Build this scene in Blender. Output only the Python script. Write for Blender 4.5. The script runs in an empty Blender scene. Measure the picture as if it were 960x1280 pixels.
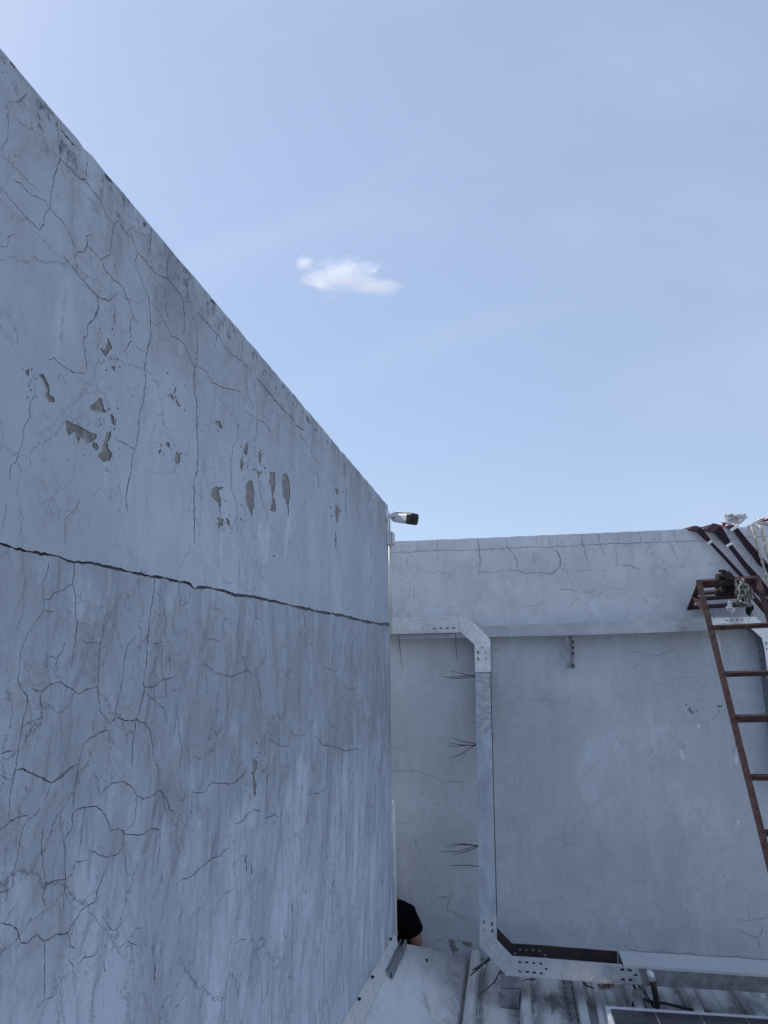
import bpy, bmesh, math, random
from mathutils import Vector, Matrix
from mathutils.geometry import delaunay_2d_cdt, tessellate_polygon
random.seed(7)
S = bpy.context.scene
COL = S.collection
R_ = math.radians

# ------------------------------------------------------------------ camera
F_PX = 900.0                       # focal length in pixels of the 960 x 1280 photograph
YAW, PITCH, ROLL = R_(9.60), R_(10.93), R_(-0.80)
CZ = 2.05                          # camera height over the roof sheets
D_BACK = 5.40                      # distance of the back wall
def basis():
    cy, sy, cp, sp = math.cos(YAW), math.sin(YAW), math.cos(PITCH), math.sin(PITCH)
    f = Vector((-sy*cp, cy*cp, sp)); r = Vector((cy, sy, 0)); u = r.cross(f)
    c, s = math.cos(ROLL), math.sin(ROLL)
    return c*r + s*u, -s*r + c*u, f
CR, CU, CF = basis()
CAM = Vector((0, 0, CZ))
cd = bpy.data.cameras.new('camera'); co = bpy.data.objects.new('camera', cd); COL.objects.link(co)
cd.sensor_fit = 'HORIZONTAL'; cd.sensor_width = 36; cd.lens = F_PX*36/960
cd.clip_start = 0.05; cd.clip_end = 6000
m = Matrix((CR, CU, -CF)).transposed().to_4x4(); m.translation = CAM
co.matrix_world = m
S.camera = co

# ------------------------------------------------------------------ sky, sun, exposure
SUN_AZ = R_(-70)                   # measured from +Y (away from the camera) towards +X
SUN_EL = R_(43)
w = bpy.data.worlds.new("World"); S.world = w; w.use_nodes = True
nt = w.node_tree; nt.nodes.clear()
wo = nt.nodes.new('ShaderNodeOutputWorld'); bg = nt.nodes.new('ShaderNodeBackground')
sky = nt.nodes.new('ShaderNodeTexSky'); sky.sky_type = 'NISHITA'; sky.sun_disc = False
sky.sun_elevation = SUN_EL; sky.sun_rotation = SUN_AZ
sky.air_density = 1.0; sky.dust_density = 0.85; sky.ozone_density = 1.6; sky.altitude = 0
hz = nt.nodes.new('ShaderNodeMix'); hz.data_type = 'RGBA'; hz.blend_type = 'MIX'
hz.inputs[0].default_value = 0.5
hz.inputs[7].default_value = (4.8, 5.95, 8.45, 1)      # thin high haze over the blue
nt.links.new(sky.outputs[0], hz.inputs[6])
# faint wisps of high cirrus
tcw = nt.nodes.new('ShaderNodeTexCoord'); mpw = nt.nodes.new('ShaderNodeMapping')
mpw.inputs['Rotation'].default_value = (0.2, 0.5, 0.6); mpw.inputs['Scale'].default_value = (1.4, 7.0, 4.0)
nsw = nt.nodes.new('ShaderNodeTexNoise'); nsw.inputs['Scale'].default_value = 1.3
nsw.inputs['Detail'].default_value = 5; nsw.inputs['Distortion'].default_value = 0.6
rmw = nt.nodes.new('ShaderNodeMapRange'); rmw.interpolation_type = 'SMOOTHSTEP'
rmw.inputs[1].default_value = 0.42; rmw.inputs[2].default_value = 0.8
rmw.inputs[3].default_value = 0.0; rmw.inputs[4].default_value = 0.15
wsp = nt.nodes.new('ShaderNodeMix'); wsp.data_type = 'RGBA'
wsp.inputs[7].default_value = (6.3, 7.2, 9.4, 1)
for a, b in ((tcw.outputs['Generated'], mpw.inputs[0]), (mpw.outputs[0], nsw.inputs['Vector']),
             (nsw.outputs[0], rmw.inputs[0]), (rmw.outputs[0], wsp.inputs[0]), (hz.outputs[2], wsp.inputs[6]),
             (wsp.outputs[2], bg.inputs[0]), (bg.outputs[0], wo.inputs[0])):
    nt.links.new(a, b)
bg.inputs[1].default_value = 0.126
sl = bpy.data.lights.new('sun', 'SUN'); so = bpy.data.objects.new('sun', sl); COL.objects.link(so)
sl.energy = 3.8; sl.angle = R_(0.6); sl.color = (1, 0.95, 0.88)
sd = Vector((math.sin(SUN_AZ)*math.cos(SUN_EL), math.cos(SUN_AZ)*math.cos(SUN_EL), math.sin(SUN_EL)))
so.rotation_euler = sd.to_track_quat('Z', 'Y').to_euler(); so.location = sd*30
S.view_settings.view_transform = 'Standard'; S.view_settings.look = 'None'
S.view_settings.gamma = 1.0; S.view_settings.exposure = 0.0
S.render.engine = 'CYCLES'; S.cycles.volume_bounces = 6

# ------------------------------------------------------------------ pixel -> place helpers
def ray(px, py): return (CF + CR*((px-480)/F_PX) - CU*((py-640)/F_PX))
def on_y(px, py, Y): d = ray(px, py); return CAM + d*((Y-CAM.y)/d.y)
def on_x(px, py, X): d = ray(px, py); return CAM + d*((X-CAM.x)/d.x)
def on_z(px, py, Z): d = ray(px, py); return CAM + d*((Z-CAM.z)/d.z)
def depth(p): return (p-CAM).dot(CF)
Y_END = 4.60                                   # far end of the left wall
X_WALL = on_y(488, 850, Y_END).x               # its face

# ------------------------------------------------------------------ materials
def newmat(name):
    m = bpy.data.materials.new(name); m.use_nodes = True
    n = m.node_tree; return m, n, n.nodes['Principled BSDF']
def N(n, t, **kw):
    x = n.nodes.new(t)
    for k, v in kw.items():
        if k in ('ins',):
            for a, b in v.items(): x.inputs[a].default_value = b
        else: setattr(x, k, v)
    return x
def noise(n, vec, scale, detail=4, rough=.55, dist=0):
    x = N(n, 'ShaderNodeTexNoise', ins={'Scale': scale, 'Detail': detail, 'Roughness': rough, 'Distortion': dist})
    n.links.new(vec, x.inputs['Vector']); return x.outputs[0]
def mapping(n, vec, sc=(1, 1, 1), loc=(0, 0, 0)):
    x = N(n, 'ShaderNodeMapping'); x.inputs['Scale'].default_value = sc; x.inputs['Location'].default_value = loc
    n.links.new(vec, x.inputs[0]); return x.outputs[0]
def ramp(n, val, a, b, lo=0., hi=1.):
    x = N(n, 'ShaderNodeMapRange', interpolation_type='SMOOTHSTEP')
    n.links.new(val, x.inputs[0])
    for i, v in ((1, a), (2, b), (3, lo), (4, hi)): x.inputs[i].default_value = v
    return x.outputs[0]
def math_(n, op, a, b):
    x = N(n, 'ShaderNodeMath', operation=op)
    for i, v in ((0, a), (1, b)):
        if isinstance(v, (int, float)): x.inputs[i].default_value = v
        else: n.links.new(v, x.inputs[i])
    return x.outputs[0]
def mix(n, fac, a, b, mode='MIX'):
    x = N(n, 'ShaderNodeMix', data_type='RGBA', blend_type=mode)
    for i, v in ((0, fac), (6, a), (7, b)):
        if isinstance(v, (int, float)): x.inputs[i].default_value = v
        elif isinstance(v, tuple): x.inputs[i].default_value = v if len(v) == 4 else v+(1,)
        else: n.links.new(v, x.inputs[i])
    return x.outputs[2]
def bump(n, h, strength, dist, prev=None):
    x = N(n, 'ShaderNodeBump'); x.inputs['Strength'].default_value = strength; x.inputs['Distance'].default_value = dist
    n.links.new(h, x.inputs['Height'])
    if prev is not None: n.links.new(prev, x.inputs['Normal'])
    return x.outputs[0]
def pos(n): return N(n, 'ShaderNodeNewGeometry').outputs['Position']

def simple(name, c, rough=.6, metal=0., var=.25, scale=12., bmp=0., bscale=80., c2=None, aniso=(1, 1, 1), mask=(.45, .7)):
    m, n, b = newmat(name)
    v = mapping(n, pos(n), aniso)
    f = noise(n, v, scale, 5)
    dark = tuple(x*(1-var) for x in c); lite = tuple(min(1, x*(1+var)) for x in c)
    col = mix(n, ramp(n, f, .3, .7), dark, lite)
    if c2: col = mix(n, ramp(n, noise(n, v, scale*.45, 6, .65), *mask), col, c2)
    n.links.new(col, b.inputs['Base Color'])
    n.links.new(ramp(n, noise(n, v, scale*1.7, 3), .3, .7, max(.05, rough-.1), min(1, rough+.12)), b.inputs['Roughness'])
    b.inputs['Metallic'].default_value = metal
    if bmp: n.links.new(bump(n, noise(n, v, bscale, 3), bmp, .004), b.inputs['Normal'])
    return m

def plaster(name, base, axis, lower=False, top=None, craze=.48):
    """old painted render: runs, blotches, hairline crazing, trowel relief. axis: 'y' runs along Y, 'x' along X"""
    m, n, b = newmat(name)
    p = pos(n)
    h = (1, 1, 1)
    st = (0.4, 5, .7) if axis == 'y' else (5, .4, .7)          # vertically stretched
    fine = (1, 26, 1.1) if axis == 'y' else (26, 1, 1.1)
    blot = noise(n, p, 1.1, 6, .6, .4)
    blot2 = noise(n, mapping(n, p, (1, 1, .6), (3, 5, 1)), 3.4, 5, .6, .8)
    run = noise(n, mapping(n, p, st), 1.0, 5, .6)
    runf = noise(n, mapping(n, p, fine), 1.0, 4, .6)
    c = mix(n, ramp(n, blot, .35, .68), tuple(x*.82 for x in base), tuple(min(1, x*1.10) for x in base))
    c = mix(n, ramp(n, blot2, .3, .7, 0, .55), c, tuple(x*(.80 if lower else .9) for x in base))
    c = mix(n, ramp(n, run, .52, .74, 0, .20), c, tuple(x*1.4 for x in base))
    c = mix(n, ramp(n, run, .46, .30, 0, .25), c, tuple(x*.66 for x in base))
    c = mix(n, ramp(n, runf, .45, .72, 0, .12), c, tuple(x*.70 for x in base))
    mott = noise(n, mapping(n, p, (1, 1, .7), (1, 8, 3)), 8.5, 5, .6, 1.1)
    c = mix(n, ramp(n, mott, .35, .65, .26, 0), c, tuple(x*.72 for x in base))
    if top is not None:      # black algae running down from the weathered top edge
        sp = N(n, 'ShaderNodeSeparateXYZ'); n.links.new(p, sp.inputs[0])
        edge_ = ramp(n, sp.outputs[2], top-.42, top+.05)
        al = math_(n, 'MULTIPLY', edge_, ramp(n, math_(n, 'ADD', run, math_(n, 'MULTIPLY', noise(n, p, 18, 6, .7), .5)), .62, .95))
        c = mix(n, math_(n, 'MULTIPLY', al, .55), c, (.15, .155, .155))
        c = mix(n, math_(n, 'MULTIPLY', math_(n, 'MULTIPLY', ramp(n, sp.outputs[2], top-.10, top+.02), ramp(n, noise(n, p, 30, 6, .75), .52, .66)), .8), c, (.05, .052, .055))
    # pale rubbed blotches and drips of newer paint
    pb = noise(n, mapping(n, p, (1, 2.6, .9) if axis == 'y' else (2.6, 1, .9), (7, 2, 4)), 2.6, 4, .55, .5)
    c = mix(n, ramp(n, pb, .60, .74, 0, .5), c, tuple(min(.75, x*1.32) for x in base))
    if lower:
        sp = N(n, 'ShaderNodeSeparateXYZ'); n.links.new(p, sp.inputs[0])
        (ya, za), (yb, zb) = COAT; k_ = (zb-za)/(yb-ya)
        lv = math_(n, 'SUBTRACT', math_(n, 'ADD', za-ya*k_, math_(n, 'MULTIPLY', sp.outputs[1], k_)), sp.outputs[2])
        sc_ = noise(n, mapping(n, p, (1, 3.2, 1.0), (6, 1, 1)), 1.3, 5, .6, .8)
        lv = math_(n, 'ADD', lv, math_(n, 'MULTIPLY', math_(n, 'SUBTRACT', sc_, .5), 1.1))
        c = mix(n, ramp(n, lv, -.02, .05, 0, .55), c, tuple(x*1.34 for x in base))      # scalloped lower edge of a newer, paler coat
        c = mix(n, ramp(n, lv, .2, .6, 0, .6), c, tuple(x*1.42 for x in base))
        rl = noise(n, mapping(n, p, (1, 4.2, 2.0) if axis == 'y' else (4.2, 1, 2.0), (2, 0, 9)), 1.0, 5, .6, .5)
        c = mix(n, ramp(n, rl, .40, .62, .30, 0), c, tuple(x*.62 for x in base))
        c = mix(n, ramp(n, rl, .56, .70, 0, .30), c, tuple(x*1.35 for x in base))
    grime = math_(n, 'MULTIPLY', ramp(n, blot2, .48, .62), ramp(n, noise(n, p, 46, 6, .75), .47, .62))
    c = mix(n, math_(n, 'MULTIPLY', grime, .2 if lower else .55*craze), c, (.16, .165, .17))
    # hairline crazing
    wv = N(n, 'ShaderNodeMix', data_type='RGBA', blend_type='LINEAR_LIGHT'); wv.inputs[0].default_value = .075
    nz = N(n, 'ShaderNodeTexNoise', ins={'Scale': 5., 'Detail': 7., 'Roughness': .68})
    n.links.new(p, nz.inputs['Vector']); n.links.new(p, wv.inputs[6]); n.links.new(nz.outputs[1], wv.inputs[7])
    hs = mapping(n, wv.outputs[2], (1, 1, .55) if lower else (1, 1, .75))
    fac = None
    for sc, wd, thr in ((3.1, .0055, .34), (6.5, .0085, .42), (12., .013, .52)):
        vo = N(n, 'ShaderNodeTexVoronoi', feature='DISTANCE_TO_EDGE', ins={'Scale': sc}); n.links.new(hs, vo.inputs['Vector'])
        l = ramp(n, vo.outputs['Distance'], wd*.2, wd, 1, 0)
        l = math_(n, 'MULTIPLY', l, ramp(n, noise(n, mapping(n, p, (1, 1, 1), (sc, 2, 7)), 2.3, 3), thr, thr+.1))
        fac = l if fac is None else math_(n, 'MAXIMUM', fac, l)
    c = mix(n, math_(n, 'MULTIPLY', fac, craze), c, (.15, .16, .18))
    spk = ramp(n, noise(n, mapping(n, p, (1, 1, .5)), 75, 2, .5), .70, .76)
    c = mix(n, math_(n, 'MULTIPLY', spk, .5), c, (.2, .2, .21))
    n.links.new(c, b.inputs['Base Color'])
    b.inputs['Roughness'].default_value = .82
    lump = noise(n, mapping(n, p, (1, 5.5, 2.4) if axis == 'y' else (5.5, 1, 2.4)), 1.0, 3, .5, .5)
    lump2 = noise(n, mapping(n, p, (1, 10, 4.8) if axis == 'y' else (10, 1, 4.8), (5, 3, 2)), 1.0, 3, .55, .55)
    vs = N(n, 'ShaderNodeTexVoronoi', feature='F1', ins={'Scale': 1.})
    n.links.new(mapping(n, wv.outputs[2], (1, 6.5, 3.4) if axis == 'y' else (6.5, 1, 3.4), (2, 7, 1)), vs.inputs['Vector'])
    kk = (.075, .042, .030, .0025) if lower else (.007, .004, .002, .0012)
    if lower:  # relief shading put into the colour: dark hollows and creases, pale crests
        c2 = mix(n, ramp(n, lump2, .47, .33, 0, .24), c, tuple(x*.66 for x in base))
        c2 = mix(n, ramp(n, lump2, .55, .66, 0, .22), c2, tuple(min(.8, x*1.42) for x in base))
        c2 = mix(n, ramp(n, vs.outputs['Distance'], .52, .72, 0, .14), c2, tuple(x*.55 for x in base))
        n.links.new(c2, b.inputs['Base Color'])
    ht = math_(n, 'MULTIPLY', lump, kk[0])
    ht = math_(n, 'ADD', ht, math_(n, 'MULTIPLY', lump2, kk[1]))
    if lower: ht = math_(n, 'ADD', ht, math_(n, 'MULTIPLY', vs.outputs['Distance'], kk[2]))
    ht = math_(n, 'ADD', ht, math_(n, 'MULTIPLY', noise(n, p, 40, 5, .7), kk[3]))
    nb = bump(n, ht, 1.0, 1.0)
    n.links.new(nb, b.inputs['Normal'])
    return m

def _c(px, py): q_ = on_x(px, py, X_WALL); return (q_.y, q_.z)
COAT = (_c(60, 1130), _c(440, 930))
M = {}
M['upper'] = plaster('plaster_upper', (.52, .562, .632), 'y', False, 2.95)
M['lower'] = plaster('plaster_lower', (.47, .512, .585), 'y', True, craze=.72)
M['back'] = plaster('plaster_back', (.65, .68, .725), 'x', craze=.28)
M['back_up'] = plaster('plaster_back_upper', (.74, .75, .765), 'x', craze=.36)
M['crack'] = simple('crack_dirt_shade', (.19, .21, .24), .95, 0, .3, 30)  # crack and joint floors: dirt plus the shade of depth, in the colour
M['joint'] = simple('joint_dirt_shade', (.155, .172, .20), .95, 0, .4, 30)
M['crack_back'] = simple('crack_dirt_shade_pale', (.31, .325, .35), .95, 0, .3, 30)
M['mortar'] = simple('bare_mortar', (.255, .25, .235), .95, 0, .30, 45, .6, 160)
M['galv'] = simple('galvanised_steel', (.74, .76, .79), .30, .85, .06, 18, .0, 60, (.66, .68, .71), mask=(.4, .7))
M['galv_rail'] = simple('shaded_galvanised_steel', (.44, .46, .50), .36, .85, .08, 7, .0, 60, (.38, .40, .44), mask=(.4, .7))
M['galv_spangle'] = simple('spangled_galvanised_steel', (.36, .38, .41), .5, .5, .15, 30, .0, 60, (.50, .52, .55), aniso=(2, 2, 3), mask=(.45, .62))
M['galv_mid'] = simple('matt_galvanised_steel', (.44, .46, .49), .40, .85, .08, 9, .0, 60, (.33, .35, .38), aniso=(3, 3, .8), mask=(.4, .7))
M['galv_dull'] = simple('weathered_galvanised_steel', (.36, .37, .39), .45, .8, .2, 22, .0, 60, (.22, .23, .24))
M['primer'] = simple('brown_primer', (.050, .030, .030), .7, 0, .25, 20, .1, 60, (.025, .02, .022))
M['rust'] = simple('rust_brown_paint', (.050, .023, .022), .78, .0, .5, 30, .6, 120, (.105, .050, .038), mask=(.55, .66))
M['roof'] = None
M['white'] = simple('white_plastic', (.82, .82, .82), .42, 0, .05, 8)
M['conduit'] = simple('white_pvc', (.66, .67, .67), .5, 0, .1, 14)
M['black'] = simple('black_plastic', (.012, .012, .014), .4, 0, .2, 12)
M['glass'] = simple('lens_glass', (.01, .01, .015), .08, 0, .1, 12)
M['strap'] = simple('maroon_strap', (.024, .007, .016), .85, 0, .25, 60, .25, 300)
M['tape'] = simple('white_tape', (.78, .78, .77), .5, 0, .06, 40)
M['rope'] = simple('cream_rope', (.50, .47, .38), .9, 0, .25, 90, .5, 260)
M['rag'] = simple('brown_rag', (.035, .028, .022), .95, 0, .5, 60, .6, 120, (.07, .055, .04))
M['fray'] = simple('frayed_grey_rope', (.27, .26, .22), .95, 0, .45, 60, .5, 160)
M['green'] = simple('dark_green_cloth', (.025, .038, .036), .9, 0, .4, 50, .4, 140)
M['red'] = simple('red_plastic', (.42, .10, .11), .5, 0, .2, 20)
M['shirt'] = simple('black_cotton', (.003, .003, .004), 1.0, 0, .25, 40, .1, 200)
M['shirt'].node_tree.nodes['Principled BSDF'].inputs['Specular IOR Level'].default_value = .08
M['skin'] = simple('skin', (.36, .20, .13), .55, 0, .12, 14, .1, 240)
M['hair'] = simple('black_hair', (.008, .007, .007), .6, 0, .3, 60, .4, 200)
M['trousers'] = simple('dark_blue_trousers', (.02, .023, .035), .9, 0, .3, 40, .3, 200)
M['lid'] = simple('pale_lid_sheet', (.60, .62, .64), .5, .2, .06, 4, 0, 60, (.50, .52, .54), mask=(.5, .8))
M['filler'] = simple('white_filler', (.80, .80, .79), .9, 0, .06, 60)
M['filler_old'] = simple('old_filler', (.66, .69, .71), .9, 0, .06, 30)
M['cell'] = simple('solar_cell', (.010, .011, .018), .22, 0, .2, 30)
M['sheet'] = simple('panel_backsheet', (.22, .23, .25), .4, 0, .1, 20)
M['alu'] = simple('anodised_aluminium', (.68, .69, .70), .38, .5, .08, 30)
M['leaf'] = simple('dry_leaf', (.21, .10, .05), .9, 0, .4, 40)
M['bolt_and_slot'] = simple('dark_bolt_and_slot', (.03, .03, .035), .5, .5, .2, 40)

RIB0 = on_z(589, 1240, .03).x; PITCHX = on_z(657, 1255, .03).x-RIB0
def roof_mat(name, heavy):
    m, n, b = newmat(name); p = pos(n)
    c = mix(n, ramp(n, noise(n, p, 1.6, 5), .3, .7), (.60, .61, .62), (.76, .77, .77))
    streak = noise(n, mapping(n, p, (22, 1.3, 22)), 1, 5, .65)
    c = mix(n, ramp(n, streak, .50, .72, 0, .55 if heavy else .22), c, (.20, .19, .175))
    dirt = noise(n, mapping(n, p, (1, .6, 1), (4, 1, 0)), 4.5, 7, .68, .6)
    c = mix(n, ramp(n, dirt, .50 if heavy else .60, .70 if heavy else .78, 0, .8), c, (.15, .14, .125))
    c = mix(n, ramp(n, noise(n, p, 70, 4, .7), .60, .70, 0, .45), c, (.18, .17, .15))
    if not heavy:
        sp = N(n, 'ShaderNodeSeparateXYZ'); n.links.new(p, sp.inputs[0])
        g_ = math_(n, 'MULTIPLY', ramp(n, sp.outputs[0], RIB0-.26, RIB0-.05), ramp(n, noise(n, mapping(n, p, (1, .7, 1), (9, 4, 0)), 9, 7, .72, .5), .40, .62))
        c = mix(n, math_(n, 'MULTIPLY', g_, .5), c, (.15, .145, .135))
    if heavy:
        sp = N(n, 'ShaderNodeSeparateXYZ'); n.links.new(p, sp.inputs[0])
        fx = math_(n, 'FRACT', math_(n, 'DIVIDE', math_(n, 'SUBTRACT', sp.outputs[0], RIB0-PITCHX*40.5), PITCHX), 0)
        near = ramp(n, math_(n, 'ABSOLUTE', math_(n, 'SUBTRACT', fx, .5), 0), .42, .14, 0, 1)
        g_ = math_(n, 'MULTIPLY', near, ramp(n, noise(n, mapping(n, p, (14, 2, 14), (1, 4, 0)), 1.6, 6, .7), .34, .52))
        c = mix(n, math_(n, 'MULTIPLY', g_, .72), c, (.085, .08, .075))
    n.links.new(c, b.inputs['Base Color']); b.inputs['Roughness'].default_value = .55
    n.links.new(bump(n, noise(n, mapping(n, p, (3, 1, 3)), 2.2, 3), .25, .02), b.inputs['Normal'])
    return m
M['roof'] = roof_mat('painted_roof_sheet', True)
M['flash'] = roof_mat('painted_flashing', False)
M['rib'] = simple('painted_rib', (.62, .63, .63), .5, 0, .12, 5, 0, 60, (.30, .29, .27), aniso=(4, 1, 4), mask=(.58, .8))

def film_mat():
    m, n, b = newmat('white_plastic_film')
    b.inputs['Base Color'].default_value = (.80, .81, .82, 1); b.inputs['Roughness'].default_value = .35
    tr = N(n, 'ShaderNodeBsdfTranslucent'); tr.inputs[0].default_value = (.8, .8, .82, 1)
    mx = N(n, 'ShaderNodeMixShader'); mx.inputs[0].default_value = .5
    out = n.nodes['Material Output']
    n.links.new(b.outputs[0], mx.inputs[1]); n.links.new(tr.outputs[0], mx.inputs[2]); n.links.new(mx.outputs[0], out.inputs[0])
    return m
M['film'] = film_mat()

# ------------------------------------------------------------------ object helpers
def tag(o, label=None, cat=None, group=None, kind=None):
    if label: o['label'] = label
    if cat: o['category'] = cat
    if group: o['group'] = group
    if kind: o['kind'] = kind
    return o
def wloc(o):
    v = Vector((0, 0, 0))
    while o: v += Vector(o.location); o = o.parent
    return v
def thing(name, loc, label, cat, group=None):
    o = bpy.data.objects.new(name, None); COL.objects.link(o); o.location = loc; o.empty_display_size = .1
    return tag(o, label, cat, group)
class MB:
    """collects shapes in world space; build() links them as one mesh object"""
    def __init__(s): s.v = []; s.f = []; s.mi = []
    def add(s, vs, fs, mi=0):
        k = len(s.v); s.v += [Vector(p) for p in vs]; s.f += [tuple(i+k for i in f) for f in fs]; s.mi += [mi]*len(fs); return s
    def hexa(s, p, mi=0):          # 8 corners: bottom ring then top ring
        return s.add(p, [(3, 2, 1, 0), (4, 5, 6, 7), (0, 1, 5, 4), (1, 2, 6, 5), (2, 3, 7, 6), (3, 0, 4, 7)], mi)
    def box(s, a, b, mi=0):
        x0, y0, z0 = a; x1, y1, z1 = b
        return s.hexa([(x0, y0, z0), (x1, y0, z0), (x1, y1, z0), (x0, y1, z0), (x0, y0, z1), (x1, y0, z1), (x1, y1, z1), (x0, y1, z1)], mi)
    def bar(s, a, b, w, h, up=(0, 0, 1), mi=0):
        a, b = Vector(a), Vector(b); d = (b-a).normalized(); up = Vector(up)
        x = d.cross(up).normalized(); y = x.cross(d).normalized()
        o = [(-w/2, -h/2), (w/2, -h/2), (w/2, h/2), (-w/2, h/2)]
        return s.hexa([a+x*i+y*j for i, j in o]+[b+x*i+y*j for i, j in o], mi)
    def angle(s, a, b, w, t, up=(0, 0, 1)):      # L section
        a, b = Vector(a), Vector(b); d = (b-a).normalized(); x = d.cross(Vector(up)).normalized(); y = x.cross(d).normalized()
        s.bar(a+y*(w/2-t/2), b+y*(w/2-t/2), w, t, up); s.bar(a+x*(w/2-t/2)-y*(t/2), b+x*(w/2-t/2)-y*(t/2), t, w-t, up); return s
    def tube(s, pts, r, n=8, cap=True, mi=0, flat=1.0):
        pts = [Vector(p) for p in pts]; k = len(s.v); rr = r if isinstance(r, (list, tuple)) else [r]*len(pts)
        prev = None
        for i, p in enumerate(pts):
            d = (pts[min(i+1, len(pts)-1)]-pts[max(i-1, 0)]).normalized()
            if prev is None: x = d.orthogonal().normalized()
            else:
                x = prev-d*prev.dot(d); x = x.normalized() if x.length > 1e-6 else d.orthogonal().normalized()
            prev = x; y = d.cross(x)
            for j in range(n):
                a = 2*math.pi*j/n; s.v.append(p+(x*math.cos(a)+y*math.sin(a)*flat)*rr[i])
        for i in range(len(pts)-1):
            for j in range(n):
                s.f.append((k+i*n+j, k+i*n+(j+1) % n, k+(i+1)*n+(j+1) % n, k+(i+1)*n+j)); s.mi.append(mi)
        if cap:
            s.f.append(tuple(k+j for j in range(n))[::-1]); s.f.append(tuple(k+(len(pts)-1)*n+j for j in range(n))); s.mi += [mi, mi]
        return s
    def ribbon(s, pts, widths, wdir, t):         # flat strap with thickness
        pts = [Vector(p) for p in pts]; ring = []
        for i, p in enumerate(pts):
            d = (pts[min(i+1, len(pts)-1)]-pts[max(i-1, 0)]).normalized()
            wd = Vector(wdir[i] if isinstance(wdir, list) else wdir); wd = (wd-d*wd.dot(d)).normalized(); nn = d.cross(wd)
            ring.append([p+wd*widths[i]/2+nn*t/2, p-wd*widths[i]/2+nn*t/2, p-wd*widths[i]/2-nn*t/2, p+wd*widths[i]/2-nn*t/2])
        k = len(s.v)
        for r in ring: s.v += r
        for i in range(len(pts)-1):
            for j in range(4):
                s.f.append((k+i*4+j, k+i*4+(j+1) % 4, k+i*4+4+(j+1) % 4, k+i*4+4+j)); s.mi.append(0)
        s.f += [(k+3, k+2, k+1, k), tuple(k+(len(pts)-1)*4+j for j in range(4))]; s.mi += [0, 0]; return s
    def sweep(s, ringA, ringB, closed=False):
        n = len(ringA); k = len(s.v); s.v += [Vector(p) for p in ringA]+[Vector(p) for p in ringB]
        for j in range(n if closed else n-1):
            s.f.append((k+j, k+(j+1) % n, k+n+(j+1) % n, k+n+j)); s.mi.append(0)
        return s
    def build(s, name, mat, parent=None, smooth=False, bevel=0, subd=0, solid=0, label=None, cat=None, group=None, kind=None):
        if parent is not None: off = wloc(parent)
        else:
            xs = [p.x for p in s.v]; ys = [p.y for p in s.v]; zs = [p.z for p in s.v]
            off = Vector(((min(xs)+max(xs))/2, (min(ys)+max(ys))/2, min(zs)))
        me = bpy.data.meshes.new(name); me.from_pydata([tuple(p-off) for p in s.v], [], s.f)
        for mm in (mat if isinstance(mat, list) else [mat]): me.materials.append(mm)
        me.polygons.foreach_set('material_index', s.mi)
        bm = bmesh.new(); bm.from_mesh(me); bmesh.ops.recalc_face_normals(bm, faces=bm.faces); bm.to_mesh(me); bm.free()
        if smooth: me.polygons.foreach_set('use_smooth', [True]*len(me.polygons))
        me.update()
        o = bpy.data.objects.new(name, me); COL.objects.link(o)
        if parent is not None: o.parent = parent
        else: o.location = off
        if solid: md = o.modifiers.new('solid', 'SOLIDIFY'); md.thickness = solid; md.offset = 0
        if bevel: md = o.modifiers.new('bevel', 'BEVEL'); md.width = bevel; md.segments = 2; md.limit_method = 'ANGLE'
        if subd: md = o.modifiers.new('subd', 'SUBSURF'); md.levels = md.render_levels = subd
        return tag(o, label, cat, group, kind)

# ------------------------------------------------------------------ traced cracks and peeled patches
TILES = {'A': (0, 50, 3.84), 'B': (0, 360, 3.84), 'C': (0, 660, 3.84), 'D': (0, 960, 3.84), 'E': (240, 360, 3.84),
         'F': (240, 660, 3.84), 'G': (240, 960, 3.84), 'H': (460, 610, 3.692), 'I': (460, 860, 3.692),
         'J': (420, 1080, 3.556), 'K': (690, 1080, 3.556), 'L': (760, 620, 4.8), 'm': (780, 840, 4.572), 'N': (680, 640, 4.8)}
def parse(txt):
    out = []
    for line in txt.strip().splitlines():
        line = line.strip()
        if not line: continue
        head, rest = line.split(':'); t = head[0]; wd = float(head[1:] or 1)
        x0, y0, s = TILES[t]; v = [float(q) for q in rest.replace(',', ' ').split()]
        out.append((wd, [(x0+v[i]/s, y0+v[i+1]/s) for i in range(0, len(v), 2)]))
    return out
JOINT = parse("""
C6: 0 75 60 95 150 115 280 135 350 165 430 165 500 182 600 205 700 228 780 238 860 258 900 265 935 292 962 286
""")[0][1] + parse("F1: 40 285 90 288 150 300 190 318 290 328 370 350 440 362 540 388 640 405 760 430 850 452 925 462")[0][1]
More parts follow.
